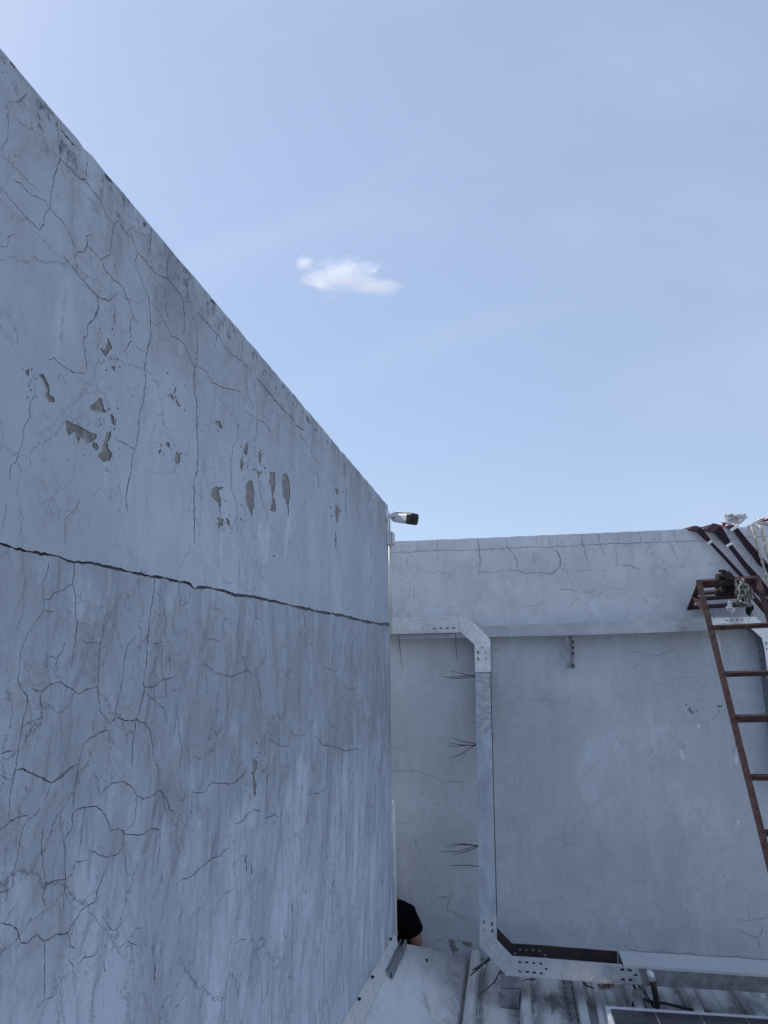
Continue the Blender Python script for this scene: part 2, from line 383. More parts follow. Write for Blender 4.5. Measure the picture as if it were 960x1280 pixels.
LEFT_CRACKS = parse("""
A1.1: 0 705 60 775 130 855 190 915 210 885 215 830 240 812
A1.1: 275 360 285 500 288 570 265 640 245 740 240 812 215 770 140 735 100 690 55 668
A1.2: 288 570 350 630 385 668 410 670 440 715 480 765 500 815 545 890 568 868 600 920 640 960 660 1020 700 1060 715 1088 760 1130 800 1142 850 1200 870 1229
A1.2: 240 812 285 855 320 900 345 960 372 1018 405 1020 418 985 415 945 435 935
A1.2: 418 985 450 1020 485 1055 500 1095 540 1145 590 1185 605 1225
A.9: 545 890 535 960 530 1030 485 1055
A1.3: 300 1030 340 1080 385 1140 430 1190 455 1229
A1: 372 1018 355 1040 370 1080 365 1120
A.9: 35 300 95 293 130 255
A.7: 35 300 40 390 38 470 5 530
A.8: 420 545 418 620 410 665
A.6: 495 640 492 740 490 780
A.8: 725 905 722 980 712 1040
A1: 660 1020 650 1085 680 1150 700 1229
A.9: 0 990 35 992 38 945 80 930
A.8: 810 1020 805 1090 803 1140
A.8: 65 365 110 405 150 437
A2.6: 290 430 330 475 365 515
A.6: 550 1070 560 1150 590 1185
A.6: 0 545 60 600 120 665 180 720
B1.3: 425 0 470 40 520 65 545 40
B1.3: 470 40 472 100 450 150 420 180 422 225 403 240 408 325 420 390
B1.2: 235 345 260 335 300 375 350 405 412 413
B1.2: 590 0 610 50 635 120 665 178
B1.1: 640 135 625 160 630 255 600 300
B1: 635 258 670 295 705 312
B1.3: 700 0 715 50 722 150 725 230 705 312 695 380 700 450 690 540 668 600 665 690 655 755 635 805 630 880 608 975 605 1030 615 1080
B1: 635 770 600 748 550 725
B.9: 795 0 795 100 820 180
B1.3: 715 50 760 110 800 180 820 230 860 245 890 280 920 350 935 383 950 370
B1: 845 0 880 65 885 150 885 240
B.8: 880 65 915 65
B.9: 935 383 928 460 942 540 945 650 950 760 948 880 930 930 935 1050 935 1229
B.8: 170 460 165 520 145 550 145 620 115 670 108 740 90 790 75 840 50 855 45 930
B.9: 385 1020 345 1080 315 1110 310 1229
B.9: 10 1160 25 1090 30 1030
B.9: 725 160 745 180 770 160
B1.2: 550 100 552 180
B.7: 65 185 85 215 85 270
B.8: 745 600 765 612 785 600
B.9: 725 440 750 450 765 475
C1.1: 235 165 222 230 200 270 208 330 210 395 180 440 130 515 100 590 95 690
C1.4: 355 165 355 230 348 270 362 325 362 400 370 455 362 540 350 600 345 665
C1.3: 348 270 300 300 262 310 240 345 215 345
C1: 210 395 262 402
C1.2: 95 690 85 730 105 770 130 810 130 860 112 920 100 990 88 1060 75 1150 65 1229
C1.3: 150 770 200 785 235 755 290 738 330 765 380 797 415 775 465 765
C1.1: 495 440 495 520 478 560 475 650 468 765 480 880 530 938
C1.3: 0 1085 40 1070 82 1070
C1.4: 75 1160 110 1158 170 1185 245 1222 290 1190 330 1155 378 1133 395 1050 430 1010 480 980 528 970
C1.4: 530 938 560 912 610 925 655 920 700 940 720 975 735 1050 740 1100
C1.4: 742 240 738 310 722 400 712 500 705 570 705 640 690 740 692 785 675 850 655 920 645 980 635 1060 635 1150
C1.1: 692 785 725 815 785 865 808 945
C1.1: 692 768 740 760 775 730 850 710
C1: 740 300 775 330 785 370 795 450 790 520
C1: 712 540 745 555 780 545 775 640 780 720 795 740 798 800
C1.1: 655 515 615 560 600 610 585 740 565 840 545 930
C.9: 860 258 862 330 865 370 880 375 905 355 915 300
C.8: 740 400 760 420 780 410
C1.1: 315 545 295 600 275 625 230 610
C1: 275 625 262 690
C.9: 520 390 500 440
C1.1: 235 700 235 755
C1: 195 785 195 860
C1: 112 950 150 930 210 905
C1: 378 1133 370 1190 360 1229
C.8: 815 580 815 690
C.8: 840 420 825 460 850 520
C.9: 530 970 520 1010 550 1045
C.9: 735 1100 765 1165
C.9: 370 455 400 460
C.9: 850 840 860 1000 870 1050 865 1150
C.8: 480 550 440 548 410 550 395 525
C.8: 445 925 445 990
C1: 0 1180 35 1210 62 1205
D1.5: 70 10 110 5 170 35 245 72 290 50 340 0
D1.2: 245 72 235 110 215 150
D1.2: 70 10 60 60 45 140 42 250
D1.5: 0 300 45 258 90 235 130 228 140 245 180 215 195 190
D1.2: 135 245 110 285 95 350 85 430 65 510 58 575 0 605
D1.2: 205 290 200 370 205 460 215 500 218 570 205 620 218 665
D1.4: 345 290 345 220 365 200 430 185 465 185 490 205 510 240 530 300 565 290 590 300 600 320 640 320 685 318 730 290 770 300
D1: 405 195 395 280 390 380
D1.2: 345 290 315 335 312 420 312 490 318 540 305 620 308 690
D1.1: 220 560 260 540 318 535 350 500 362 450 420 445
D1.1: 410 400 450 400 470 415 520 430 570 410 590 370 590 300
D1.4: 480 130 510 95 550 70 600 68 635 92 655 130 690 152 735 130 765 105 795 140 815 205 835 205
D1.1: 655 130 652 220 640 265 610 300
D1: 770 300 765 400 750 520
D1.5: 0 745 50 752 85 775 98 840 130 840 175 797 215 830 270 800 325 792 360 730 400 675 455 640 480 560 500 495
D1: 98 840 75 890
D1.1: 215 830 215 950 215 1050 212 1110
D1: 325 792 335 850 360 865
D1: 850 160 885 150 895 110
D1.1: 845 560 870 538 920 520 960 485
D1: 590 400 605 450 605 515 630 518
D1: 490 710 520 760 545 782 580 755 610 710
D1: 160 1170 210 1115 270 1085 275 1020
D1: 370 950 400 910 440 905 470 880
D.9: 330 920 350 950 350 1020
D1.8: 775 505 778 550
D2: 750 935 742 960 745 1040
D.8: 620 830 650 770 700 765
D1.4: 500 940 505 985
D.8: 920 100 918 240
D1.1: 375 0 355 120 350 200
D1: 450 20 470 60 475 130
D1: 830 1170 890 1085
D.9: 20 745 50 690 75 655
D2: 448 1196 462 1190
D.8: 640 600 600 602
D.8: 560 870 610 830 660 855
E.9: 0 145 20 150 25 250 20 370 5 380
E1.1: 40 130 90 190 125 225 150 270 190 325 235 345 270 390
E1.7: 305 430 350 475 400 540 440 585 480 625 500 660 540 680
E.9: 20 370 70 400 95 455 150 480 210 488 240 500
E.8: 125 130 125 225 105 290
E.9: 245 250 240 310 235 345
E.9: 10 380 15 480 25 560 22 680 30 800 20 890 8 930 10 1100 12 1229
E.9: 255 590 300 625 340 640 380 690 390 730
E.9: 225 660 215 730 195 770 185 860 190 970 215 1030 222 1100 220 1180
E.8: 265 400 262 500 285 560
E1.2: 600 860 605 910 605 960
E1: 325 920 328 1000 345 1060
E.7: 560 870 600 900
E1.1: 740 960 738 1050 750 1120
E1.4: 690 1165 688 1229
E1.5: 852 975 850 1040
E.8: 300 440 312 560 310 700
E.8: 790 1010 800 1120
E.8: 510 700 560 760 600 840
F1: 25 660 65 650 100 690 145 705 195 715 240 695 270 685 295 710 315 665
F.8: 65 570 75 535 100 530 140 550
F.8: 130 550 150 450 160 430 190 470
F.9: 80 960 120 990 145 965
F.8: 120 990 110 1080 105 1200
F.9: 355 1030 375 1015 400 1035 440 1050 470 1050
F1: 475 970 490 1000 540 990 560 950
F1.2: 590 1000 625 1040 690 1050 735 1070 800 1060
F1.1: 545 388 545 470
F.9: 720 740 740 775 790 770 800 740
F.9: 635 670 690 690 720 650
F.9: 305 330 300 430 330 440
F1.1: 210 1215 245 1180 270 1140
F1.6: 350 1070 345 1100
F1.6: 368 1160 360 1229
F2.4: 690 20 690 95
F1.8: 858 80 860 150
F1.8: 858 230 857 280
F.8: 65 690 75 760 70 800
F.8: 410 700 405 800 415 860
F.8: 525 310 530 360
F.7: 230 150 225 290
G1.3: 0 115 60 120 75 95 100 68 130 75 180 78 215 65 260 20
G1.2: 205 268 230 262 265 225 300 195 330 210
G1.2: 340 245 370 235 395 220 420 240
G1.1: 465 350 490 325
G1.4: 0 515 60 465 100 430 135 422 175 382
G2: 255 410 262 500
G2: 285 460 287 510
G1.2: 530 80 532 120
G1.6: 478 655 478 700
G1: 555 130 610 122 640 95
G1: 0 705 20 685
G1: 200 850 235 825 260 825
G1: 310 845 330 815 355 825
G.9: 130 640 160 600 200 580
G2.4: 468 998 468 1012
G2.2: 450 806 451 818
G2: 812 339 813 350
G2: 911 540 914 550
G.8: 90 1110 130 1095 150 1060
G.8: 630 430 660 420 690 430
""")
LEFT_PATCH = parse("""
B: 430 565 455 555 475 525 490 540 500 580 515 600 490 595 460 590 435 585
B: 312 635 330 640 380 662 430 690 462 700 465 720 440 735 425 745 400 725 385 720 378 745 365 725 360 690 345 695 330 710 318 680
B: 510 700 535 685 530 720 515 745 525 775 538 795 530 825 495 835 468 805 490 780 500 740
B: 445 735 465 745 475 770 460 783 445 765
B: 525 605 545 615 552 650 540 655
B: 180 415 205 412 235 465 240 515 260 525 265 550 235 550 220 515 228 490 200 435
B: 120 395 140 385 138 425 122 415
B: 480 290 500 300 520 240 540 285 520 310 510 335 495 315
B: 535 372 550 375 550 400 535 390
B: 815 505 830 515 835 540 820 530
B: 840 515 850 540 865 572 848 555
B: 795 735 815 745 815 770 800 760
B: 845 785 860 800 865 835 850 850 838 820
B: 755 780 775 775 765 800
E: 270 922 290 925 298 970 297 1040 285 1095 270 1060 258 1010 258 960
E: 372 882 398 885 400 930 390 1000 402 1040 400 1075 378 1070 385 1000 373 940
E: 435 895 455 890 470 940 472 990 465 1040 462 1100 455 1040 437 1000 430 940
E: 262 735 268 770 262 805 245 790
E: 240 800 248 850 240 880 230 860
E: 105 955 150 955 130 975 140 1040 138 1090 125 1030 90 1000
E: 125 1100 150 1110 150 1145 128 1140
E: 162 1102 180 1115 183 1145 168 1135
E: 110 640 135 640 150 680 130 670
E: 320 780 332 800 330 850 320 840
E: 310 880 330 885 320 915
E: 685 960 703 965 696 995
E: 688 1040 705 1060 697 1130 686 1090
F: 300 1105 312 1120 310 1160 300 1180 302 1222 292 1222 295 1150 288 1120
G: 295 6 300 60 310 80 305 130 298 140 290 95 292 40
A: 50 100 78 130 70 140 48 112
A: 500 640 520 650 545 690 525 680 505 665
A: 690 870 703 885 697 900 684 888
E: 545 605 558 625 568 655 552 640
E: 90 52 112 72 108 88 86 66
""")
BACK_CRACKS = parse("""
N1.2: 0 210 120 208 240 198 430 190 580 185 690 180 960 172
H1.2: 100 298 220 295 320 288 395 288 510 285 620 280 760 272 808 271
L1.1: 580 265 760 255 900 245 960 243
H1: 228 245 226 295
H1.3: 320 240 315 288
H1.5: 505 233 515 285 520 340 512 400
H1.5: 635 230 645 275 675 310 690 345 688 370
H1.2: 838 220 838 272
N1.3: 225 135 235 200 250 260 270 300
N1.2: 320 130 340 190 365 260
N1: 443 125 448 185
N1.1: 570 118 585 185
N1: 692 112 693 178
N1.1: 775 110 790 172
N1.1: 70 220 95 270 95 330 50 370 0 370
N1: 95 335 130 345 150 385
N1: 195 358 240 355 290 345
N.9: 530 195 530 265
N.8: 430 190 440 300 430 330
N1: 470 340 510 318 570 345
N.8: 640 200 610 250
N.9: 765 190 775 235 800 270
N.8: 325 375 345 350 390 348
N.9: 80 490 105 460 160 465 195 480
N.8: 165 425 165 465
N1: 230 480 285 485 300 455
N.8: 395 460 450 462 490 448
N.8: 690 335 730 345 740 370
N.8: 800 320 850 335 885 330
H.8: 185 320 180 360
H.8: 325 300 320 350
H1: 512 390 560 390 620 380
H1.1: 640 385 690 380 730 395 800 390 850 398 880 370
H1: 865 285 890 330 885 370
H.9: 765 310 770 350
H.7: 710 550 770 540 830 520
H.7: 270 390 330 385 400 400
H.7: 215 420 210 520
L1: 115 930 160 935 220 955 310 960 350 935 400 925
L.9: 310 960 345 995 385 1020
L.9: 220 955 185 1005 140 1040
L.8: 50 420 130 415 190 440
L.7: 380 290 410 350
L.7: 590 420 640 400 680 440
L1.6: 600 1010 603 1035
m1.6: 325 405 330 400 345 440
m1.8: 640 395 638 430 624 470
m.9: 360 668 375 666
m.9: 455 680 480 684
m.7: 280 35 340 30 400 32
m1: 660 740 668 735
I.9: 120 385 200 380 240 390 300 410 340 430
I1: 345 440 390 432 455 432
I.8: 320 630 345 650
I1: 210 690 235 750 240 780
I1.1: 330 970 370 965 385 940 390 920
I.8: 740 60 800 55 860 60
I1: 890 735 920 720 960 722
I.8: 130 620 190 625
I.7: 230 480 310 510
J1.1: 450 150 480 145 500 165 490 200 540 225 600 255
J.9: 495 190 520 130
J1.4: 500 335 530 345 560 340 600 360
J1: 510 340 505 370
J1: 430 345 470 335 490 320
K1.4: 320 365 345 380 410 390 480 392 540 395 560 400 610 395 650 408 700 408 760 412 800 410 880 420 960 425
K1: 610 395 608 370
K1.1: 820 245 870 252 920 243 960 238
K.9: 878 200 875 250
K1.1: 820 285 850 305 905 330 930 310 935 275
K1: 920 330 920 360 945 385
K.8: 695 370 705 400
K2.4: 436 240 438 258
K2.6: 572 260 580 268
K1.2: 118 95 160 100
""")
BACK_PATCH = parse("""
m: 375 200 395 225 400 240 385 240 365 210
m: 530 190 565 188 560 200 540 200
J: 500 332 520 338 530 360 545 385 520 390 505 365
J: 560 345 605 350 600 372 570 365
""")

def resample(pts, step, jit):
    out = []
    for i in range(len(pts)-1):
        a, b = pts[i], pts[i+1]; L = math.hypot(b[0]-a[0], b[1]-a[1]); k = max(1, int(L/step))
        for j in range(k):
            t = j/k; e = jit if j else jit*.3
            out.append((a[0]+(b[0]-a[0])*t+random.uniform(-e, e), a[1]+(b[1]-a[1])*t+random.uniform(-e, e)))
    out.append(pts[-1]); return out

def carved_wall(outline, cracks, patches, to2, to3, inward, pix, joint=None, matfun=None, split=None, flim=lambda x: 9, fore=lambda a: 1.):
    """cut traced cracks and peeled patches into a flat face; returns (mesh builder of face, list of patch builders)"""
    V = []; Fc = []; kind = []
    def addpoly(ps, k):
        i0 = len(V); V.extend(Vector(p) for p in ps); Fc.append(list(range(i0, i0+len(ps)))); kind.append(k)
    def area(ps): return sum(ps[i][0]*ps[(i+1) % len(ps)][1]-ps[(i+1) % len(ps)][0]*ps[i][1] for i in range(len(ps)))
    def ccw(ps): return ps if area(ps) > 0 else ps[::-1]
    addpoly(ccw(outline), ('wall', 0))
    def strip(w, line, k, jit, step, wj=(.45, 1.3), taper=True):
        pl = [to2(*p) for p in resample(line, step, jit)]
        n = len(pl); side = []
        for i, (a, b, d) in enumerate(pl):
            p, q = pl[max(i-1, 0)], pl[min(i+1, n-1)]
            tx, ty = q[0]-p[0], q[1]-p[1]; L = math.hypot(tx, ty) or 1; nx, ny = -ty/L, tx/L
            fo_ = math.hypot(nx*fore(a), ny); ww = max(.001, w*d/F_PX)*.5/max(.28, fo_)**.75
            ww *= random.uniform(*wj) if wj else .45+1.0*abs(math.sin(i*.23+math.sin(i*.071)*3))+random.uniform(-.1, .25)
            ta = min(1, .55+min(i, n-1-i)*.2) if taper else 1
            ub = random.uniform(.7, 1.3)
            side.append(((a+nx*ww*ta*ub, b+ny*ww*ta*ub), (a-nx*ww*ta*(2-ub), b-ny*ww*ta*(2-ub))))
        for i in range(n-1):
            for q in ([side[i][0], side[i+1][0], side[i+1][1]], [side[i][0], side[i+1][1], side[i][1]]):
                if abs(area(q)) > 2e-8: addpoly(ccw(q), k)
    for w_, l in cracks: strip(w_*pix, l, ('crack', 0), .85, 2.8)
    if joint: strip(joint[0], joint[1], ('joint', 0), .75, 2.4, None, False)
    for j, (_, poly) in enumerate(patches):
        ps = resample(list(poly)+[poly[0]], 1.7, .75)[:-1]
        ps = [Vector(to2(*p)[:2]+(0,)) for p in ps]
        for t in tessellate_polygon([ps]):
            q = [tuple(ps[i][:2]) for i in t]
            if abs(area(q)) > 1e-8: addpoly(ccw(q), ('patch', j))
    for _, poly in patches:
        xs_ = [p[0] for p in poly]; ys_ = [p[1] for p in poly]; cx, cy = sum(xs_)/len(xs_), sum(ys_)/len(ys_); sx, sy = max(xs_)-min(xs_)+5, max(ys_)-min(ys_)+7
        for _k in range(7):
            px_, py_ = random.gauss(cx, sx*.55), random.gauss(cy, sy*.6); r_ = random.choice((.5, .6, .7, .9, 1.2)); a0 = random.uniform(0, 6)
            ps = [to2(px_+r_*random.uniform(.5, 1.2)*math.cos(a0+j_*1.25), py_+r_*random.uniform(.7, 2.0)*math.sin(a0+j_*1.25))[:2] for j_ in range(5)]
            if max(p[1] for p in ps) > flim(ps[0][0]): continue
            for j_ in (1, 2, 3):
                q = [ps[0], ps[j_], ps[j_+1]]
                if abs(area(q)) > 1e-8: addpoly(ccw(q), ('patch', len(patches)))
    vo, eo, fo, ov, oe, of = delaunay_2d_cdt(V+[Vector(p) for p in (split or [])], [(len(V), len(V)+1)] if split else [], Fc, 1, 1e-6)
    wall = MB(); pm = [MB() for _ in range(len(patches)+1)]
    P = {'wall': 0, 'crack': .0028, 'joint': .008, 'patch': .0022}
    # decide by place which cut each small triangle belongs to
    CELL = .05; grid = {}
    for i in range(1, len(Fc)):
        q = [V[j] for j in Fc[i]]
        for gx in range(int(min(p[0] for p in q)//CELL), int(max(p[0] for p in q)//CELL)+1):
            for gy in range(int(min(p[1] for p in q)//CELL), int(max(p[1] for p in q)//CELL)+1):
                grid.setdefault((gx, gy), []).append(i)
    def inside(i, x, y):
        a, b, c = (V[j] for j in Fc[i])
        return ((b[0]-a[0])*(y-a[1])-(b[1]-a[1])*(x-a[0]) >= 0 and (c[0]-b[0])*(y-b[1])-(c[1]-b[1])*(x-b[0]) >= 0
                and (a[0]-c[0])*(y-c[1])-(a[1]-c[1])*(x-c[0]) >= 0)
    rank = {'wall': 0, 'crack': 1, 'patch': 2, 'joint': 3}; tk = []
    for t in fo:
        x = sum(vo[i][0] for i in t)/len(t); y = sum(vo[i][1] for i in t)/len(t); k = ('wall', 0)
        for i in grid.get((int(x//CELL), int(y//CELL)), ()):
            if rank[kind[i][0]] > rank[k[0]] and inside(i, x, y): k = kind[i]
        tk.append(k)
    edge = {}
    for i, t in enumerate(fo):
        for a in range(3):
            e = tuple(sorted((t[a], t[(a+1) % 3]))); edge.setdefault(e, []).append(i)
    idx = {}
    def vid(mb, key, i, dp):
        kk = (id(mb), i, dp)
        if kk not in idx: idx[kk] = len(mb.v); mb.v.append(to3(vo[i][0], vo[i][1])+inward*dp)
        return idx[kk]
    for t, k in zip(fo, tk):
        dp = P[k[0]]
        if k[0] == 'patch': mb = pm[k[1]]; mi = 0
        else:
            mb = wall
            if k[0] == 'wall':
                c = [(vo[t[0]][q]+vo[t[1]][q]+vo[t[2]][q])/3 for q in (0, 1)]; mi = matfun(c) if matfun else 0
            else: mi = 2 if k[0] == 'crack' else 3
        mb.f.append(tuple(vid(mb, k, i, dp) for i in t)); mb.mi.append(mi)
    for e, ts in edge.items():
        if len(ts) != 2: continue
        d0, d1 = P[tk[ts[0]][0]], P[tk[ts[1]][0]]
        if d0 == d1: continue
        wall.f.append((vid(wall, 0, e[0], d0), vid(wall, 0, e[1], d0), vid(wall, 0, e[1], d1), vid(wall, 0, e[0], d1))); wall.mi.append(2)
    return wall, [p for p in pm if p.f]

# ------------------------------------------------------------------ the setting
g = MB(); g.add([(-3000, -3000, -7.5), (3000, -3000, -7.5), (3000, 3000, -7.5), (-3000, 3000, -7.5)], [(0, 1, 2, 3)])
g.build('ground', simple('pale_ground', (.22, .215, .20), .9, 0, .25, .02), kind='structure')

roof = thing('roof_deck', (0, 3, 0), 'off white corrugated metal roof sheets with raised ribs and grey dirt stains', 'roof')
del roof['category']; roof['kind'] = 'structure'
xs = [RIB0+PITCHX*k for k in range(-4, 14)]
for a, b in zip(xs[:-1], xs[1:]):
    s = MB(); cx = (a+b)/2
    s.box((a+.002, -1.5, -.02), (b-.002, D_BACK-.004, random.uniform(-.0005, .0005)))
    s.box((cx-.004, -1.5, .0001), (cx+.004, D_BACK-.006, .004))
    s.build('roof_sheet', M['roof'], roof)
for a in xs:
    s = MB(); prof = [(-.036, .0), (-.026, .046), (-.020, .054), (.020, .054), (.026, .046), (.036, .0)]
    s.sweep([(a+p[0], -1.5, p[1]+.0015) for p in prof], [(a+p[0], D_BACK-.03, p[1]+.0015) for p in prof])
    s.add([(a+p[0], D_BACK-.03, p[1]+.0015) for p in prof], [tuple(range(6))])
    s.build('roof_rib', M['rib'], roof)

# ---- left wall
lw_th = 2.6  # unseen depth, made this wide to block sun through the gap
def l2(px, py): p = on_x(px, py, X_WALL); return (p.y, p.z, depth(p))
def l3(y, z): return Vector((X_WALL, y, z))
z_top = on_x(484, 632, X_WALL-.0).z
ztop_far = on_y(484, 632, Y_END).z; ztop_near = on_x(2, 62, X_WALL).z
yn = on_x(2, 62, X_WALL).y
slope = (ztop_far-ztop_near)/(Y_END-yn)
top = []; y = Y_END
while y > .35:
    e = random.uniform(-.0025, .002) + (random.uniform(-.004, 0) if random.random() < .10 else 0)
    top.append((y, ztop_near+slope*(y-yn)+e)); y -= random.uniform(.02, .06)
zt0 = ztop_near+slope*(-1.5-yn)
outline = [(-1.5, -.2), (Y_END, -.2)] + top + [(-1.5, zt0)]
jl = [l2(*p)[:2] for p in JOINT]
jl[-1] = (Y_END-.002, jl[-1][1])
def jz(y):
    if y <= jl[0][0]: return jl[0][1]
    for (a, za), (b, zb) in zip(jl[:-1], jl[1:]):
        if a <= y <= b: return za+(zb-za)*(y-a)/(b-a)
    return jl[-1][1]
face, pts = carved_wall(outline, LEFT_CRACKS, LEFT_PATCH, l2, l3, Vector((-1, 0, 0)), .92,
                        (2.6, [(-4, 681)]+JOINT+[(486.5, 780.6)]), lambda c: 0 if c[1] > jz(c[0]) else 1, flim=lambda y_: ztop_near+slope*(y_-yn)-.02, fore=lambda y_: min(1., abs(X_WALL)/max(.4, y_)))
lwall = thing('plaster_wall', (X_WALL-.1, 2, 0), 'tall left plaster wall with long cracks, peeled patches and one dark horizontal joint', 'wall')
# top, end and back of the wall
tp = [(Y_END, top[0][1])]+top[1:]+[(-1.5, zt0)]
xb = X_WALL-lw_th
for (a, za), (b, zb) in zip(tp[:-1], tp[1:]):
    face.add([(X_WALL, a, za), (X_WALL, b, zb), (xb, b, zb), (xb, a, za)], [(0, 1, 2, 3)], 0)
face.add([(X_WALL, Y_END, -.2), (xb, Y_END, -.2), (xb, Y_END, top[0][1]), (X_WALL, Y_END, top[0][1])], [(0, 1, 2, 3)], 0)
face.add([(xb, Y_END, -.2), (xb, -1.5, -.2), (xb, -1.5, zt0), (xb, Y_END, top[0][1])], [(0, 1, 2, 3)], 0)
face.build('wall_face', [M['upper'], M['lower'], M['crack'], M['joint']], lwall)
for p in pts[:-1]: p.build('bare_patch', M['mortar'], lwall)
pts[-1].build('paint_flecks', M['mortar'], lwall, kind='stuff')

# ---- back wall
def b2(px, py): p = on_y(px, py, D_BACK); return (p.x, p.z, depth(p))
def b3(x, z): return Vector((x, D_BACK, z))
zl = on_y(487, 677, D_BACK); zr = on_y(870, 661, D_BACK)
sb = (zr.z-zl.z)/(zr.x-zl.x)
def ztop_b(x): return zl.z+sb*(x-zl.x)
topb = []; x = 4.0
while x > -3.2:
    topb.append((x, ztop_b(x)+random.uniform(-.003, .002))); x -= random.uniform(.03, .09)
outb = [(-3.2, -.2), (4.0, -.2)]+topb
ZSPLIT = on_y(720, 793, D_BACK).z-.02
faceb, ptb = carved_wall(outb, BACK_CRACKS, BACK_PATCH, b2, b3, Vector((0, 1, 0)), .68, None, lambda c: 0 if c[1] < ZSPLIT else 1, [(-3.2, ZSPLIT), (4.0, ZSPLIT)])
bwall = thing('back_wall', (.5, D_BACK+.1, 0), 'grey plaster parapet wall across the far side with a cracked coping band', 'wall')
faceb.f.append(()) if False else None
for (a, za), (b, zb) in zip(topb[:-1], topb[1:]):
    faceb.add([(a, D_BACK, za), (b, D_BACK, zb), (b, D_BACK+.18, zb), (a, D_BACK+.18, za)], [(0, 1, 2, 3)], 0)
faceb.add([(-3.2, D_BACK+.18, -.2), (4, D_BACK+.18, -.2), (4, D_BACK+.18, topb[0][1]), (-3.2, D_BACK+.18, topb[-1][1])], [(0, 1, 2, 3)], 0)
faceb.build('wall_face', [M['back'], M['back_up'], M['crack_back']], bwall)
for p in ptb[:-1]: p.build('bare_patch', M['mortar'], bwall)
ptb[-1].build('paint_flecks', M['mortar'], bwall, kind='stuff')

for q in (((850, 938), (853, 938.5), (856, 948), (854.5, 950), (851, 947)), ((918.5, 944), (921, 945), (922.5, 953), (920, 956), (918, 950)), ((921.5, 1025), (924, 1025.5), (924.5, 1031), (922, 1032)), ((871, 906), (875, 905.5), (876, 909), (872, 910))):
    f_ = [on_y(a, b, D_BACK-.0015) for a, b in q]; k = len(f_); mb = MB()
    mb.add(f_+[p+Vector((0, .002, 0)) for p in f_], [tuple(range(k))]+[(i, (i+1) % k, k+(i+1) % k, k+i) for i in range(k)])
    mb.build('filler_patch', M['filler'] if q[0][0] != 790 else M['filler_old'], bwall)

# ---- flashing along the foot of the left wall
sa, sb_ = on_x(496.5, 1161.5, X_WALL), on_x(425.6, 1280, X_WALL)
ta, tb = on_x(503, 1177, X_WALL+.03), on_x(451, 1280, X_WALL+.03)
def strip_z(a, b, y): return a.z+(b.z-a.z)*(y-a.y)/(b.y-a.y)
fl = thing('roof_flashing', (X_WALL+.2, 3, 0), 'off white metal flashing sheet curving from the left wall foot down to the roof ribs', 'flashing')
YE = Y_END-.01
s = MB(); t_ = .006
for (ya, yb) in ((YE, 2.5), (2.497, -1.5)):
    q = []
    for yy in (ya, yb):
        zt = strip_z(sa, sb_, yy); zb2 = strip_z(ta, tb, yy)
        q.append([(X_WALL+.001, yy, zt), (X_WALL+t_, yy, zt), (X_WALL+.032, yy, zb2), (X_WALL+.03, yy, zb2-.01)])
    s.sweep(q[0], q[1], True); s.add(q[0], [(3, 2, 1, 0)])
s.build('wall_strip', M['conduit'], fl)
far_px = [(505, 1180, .31), (516, 1181.5, .275), (528, 1184, .23), (544, 1188.5, .17), (560, 1193, .11), (572, 1196, .06), (582, 1198.5, .028)]
xr = RIB0-.045
far = [Vector((X_WALL+.03, YE, strip_z(ta, tb, YE)-.004))]+[on_z(a, b, z) for a, b, z in far_px]
far = [p for p in far if p.x < xr-.01]; far.append(Vector((xr, far[-1].y+.01, .010)))
GS = (strip_z(ta, tb, 0)-strip_z(ta, tb, 1))
def grow(x_, y_): return GS*(far_at(x_).y-y_)*max(0, (xr-x_)/(xr-X_WALL-.03))
def far_at(x_):
    for p, q in zip(far[:-1], far[1:]):
        if p.x <= x_ <= q.x: return p.lerp(q, (x_-p.x)/(q.x-p.x))
    return far[0] if x_ < far[0].x else far[-1]
s = MB(); rows = 10; rings = []
for r in range(rows+1):
    ring = []
    for p in far:
        yy = p.y+(-1.5-p.y)*r/rows; ring.append((p.x, yy, p.z+grow(p.x, yy)))
    rings.append(ring)
nc = len(far); s.add([v for r in rings for v in r], [(r*nc+c, r*nc+c+1, (r+1)*nc+c+1, (r+1)*nc+c) for r in range(rows) for c in range(nc-1)])
s.build('curved_sheet', M['flash'], fl, smooth=True, solid=.003)
def screw_on(pt, nrm, parent, r=.007):
    nrm = Vector(nrm).normalized(); MB().tube([pt-nrm*.002, pt+nrm*.006], r, 6).tube([pt+nrm*.004, pt+nrm*.012], r*.6, 6).build('screw', M['bolt_and_slot'], parent)
for px, py in ((487.5, 1174), (465, 1221.5), (448, 1249)):
    yy = on_x(px, py, X_WALL+.012).y; p = on_x(px, py, X_WALL+.016); screw_on(p, (1, 0, .4), fl, .008)
def plate_z(x_, y_): return far_at(x_).z+grow(x_, y_)
def on_plate(px, py):
    d = ray(px, py); t = 2.0
    for _ in range(4000):
        p = CAM+d*t
        if X_WALL+.01 < p.x < xr and p.z <= plate_z(p.x, p.y): return p
        if p.z < 0: return p
        t += .002
    return p
screw_on(on_plate(533, 1201), (.3, 0, 1), fl, .009)

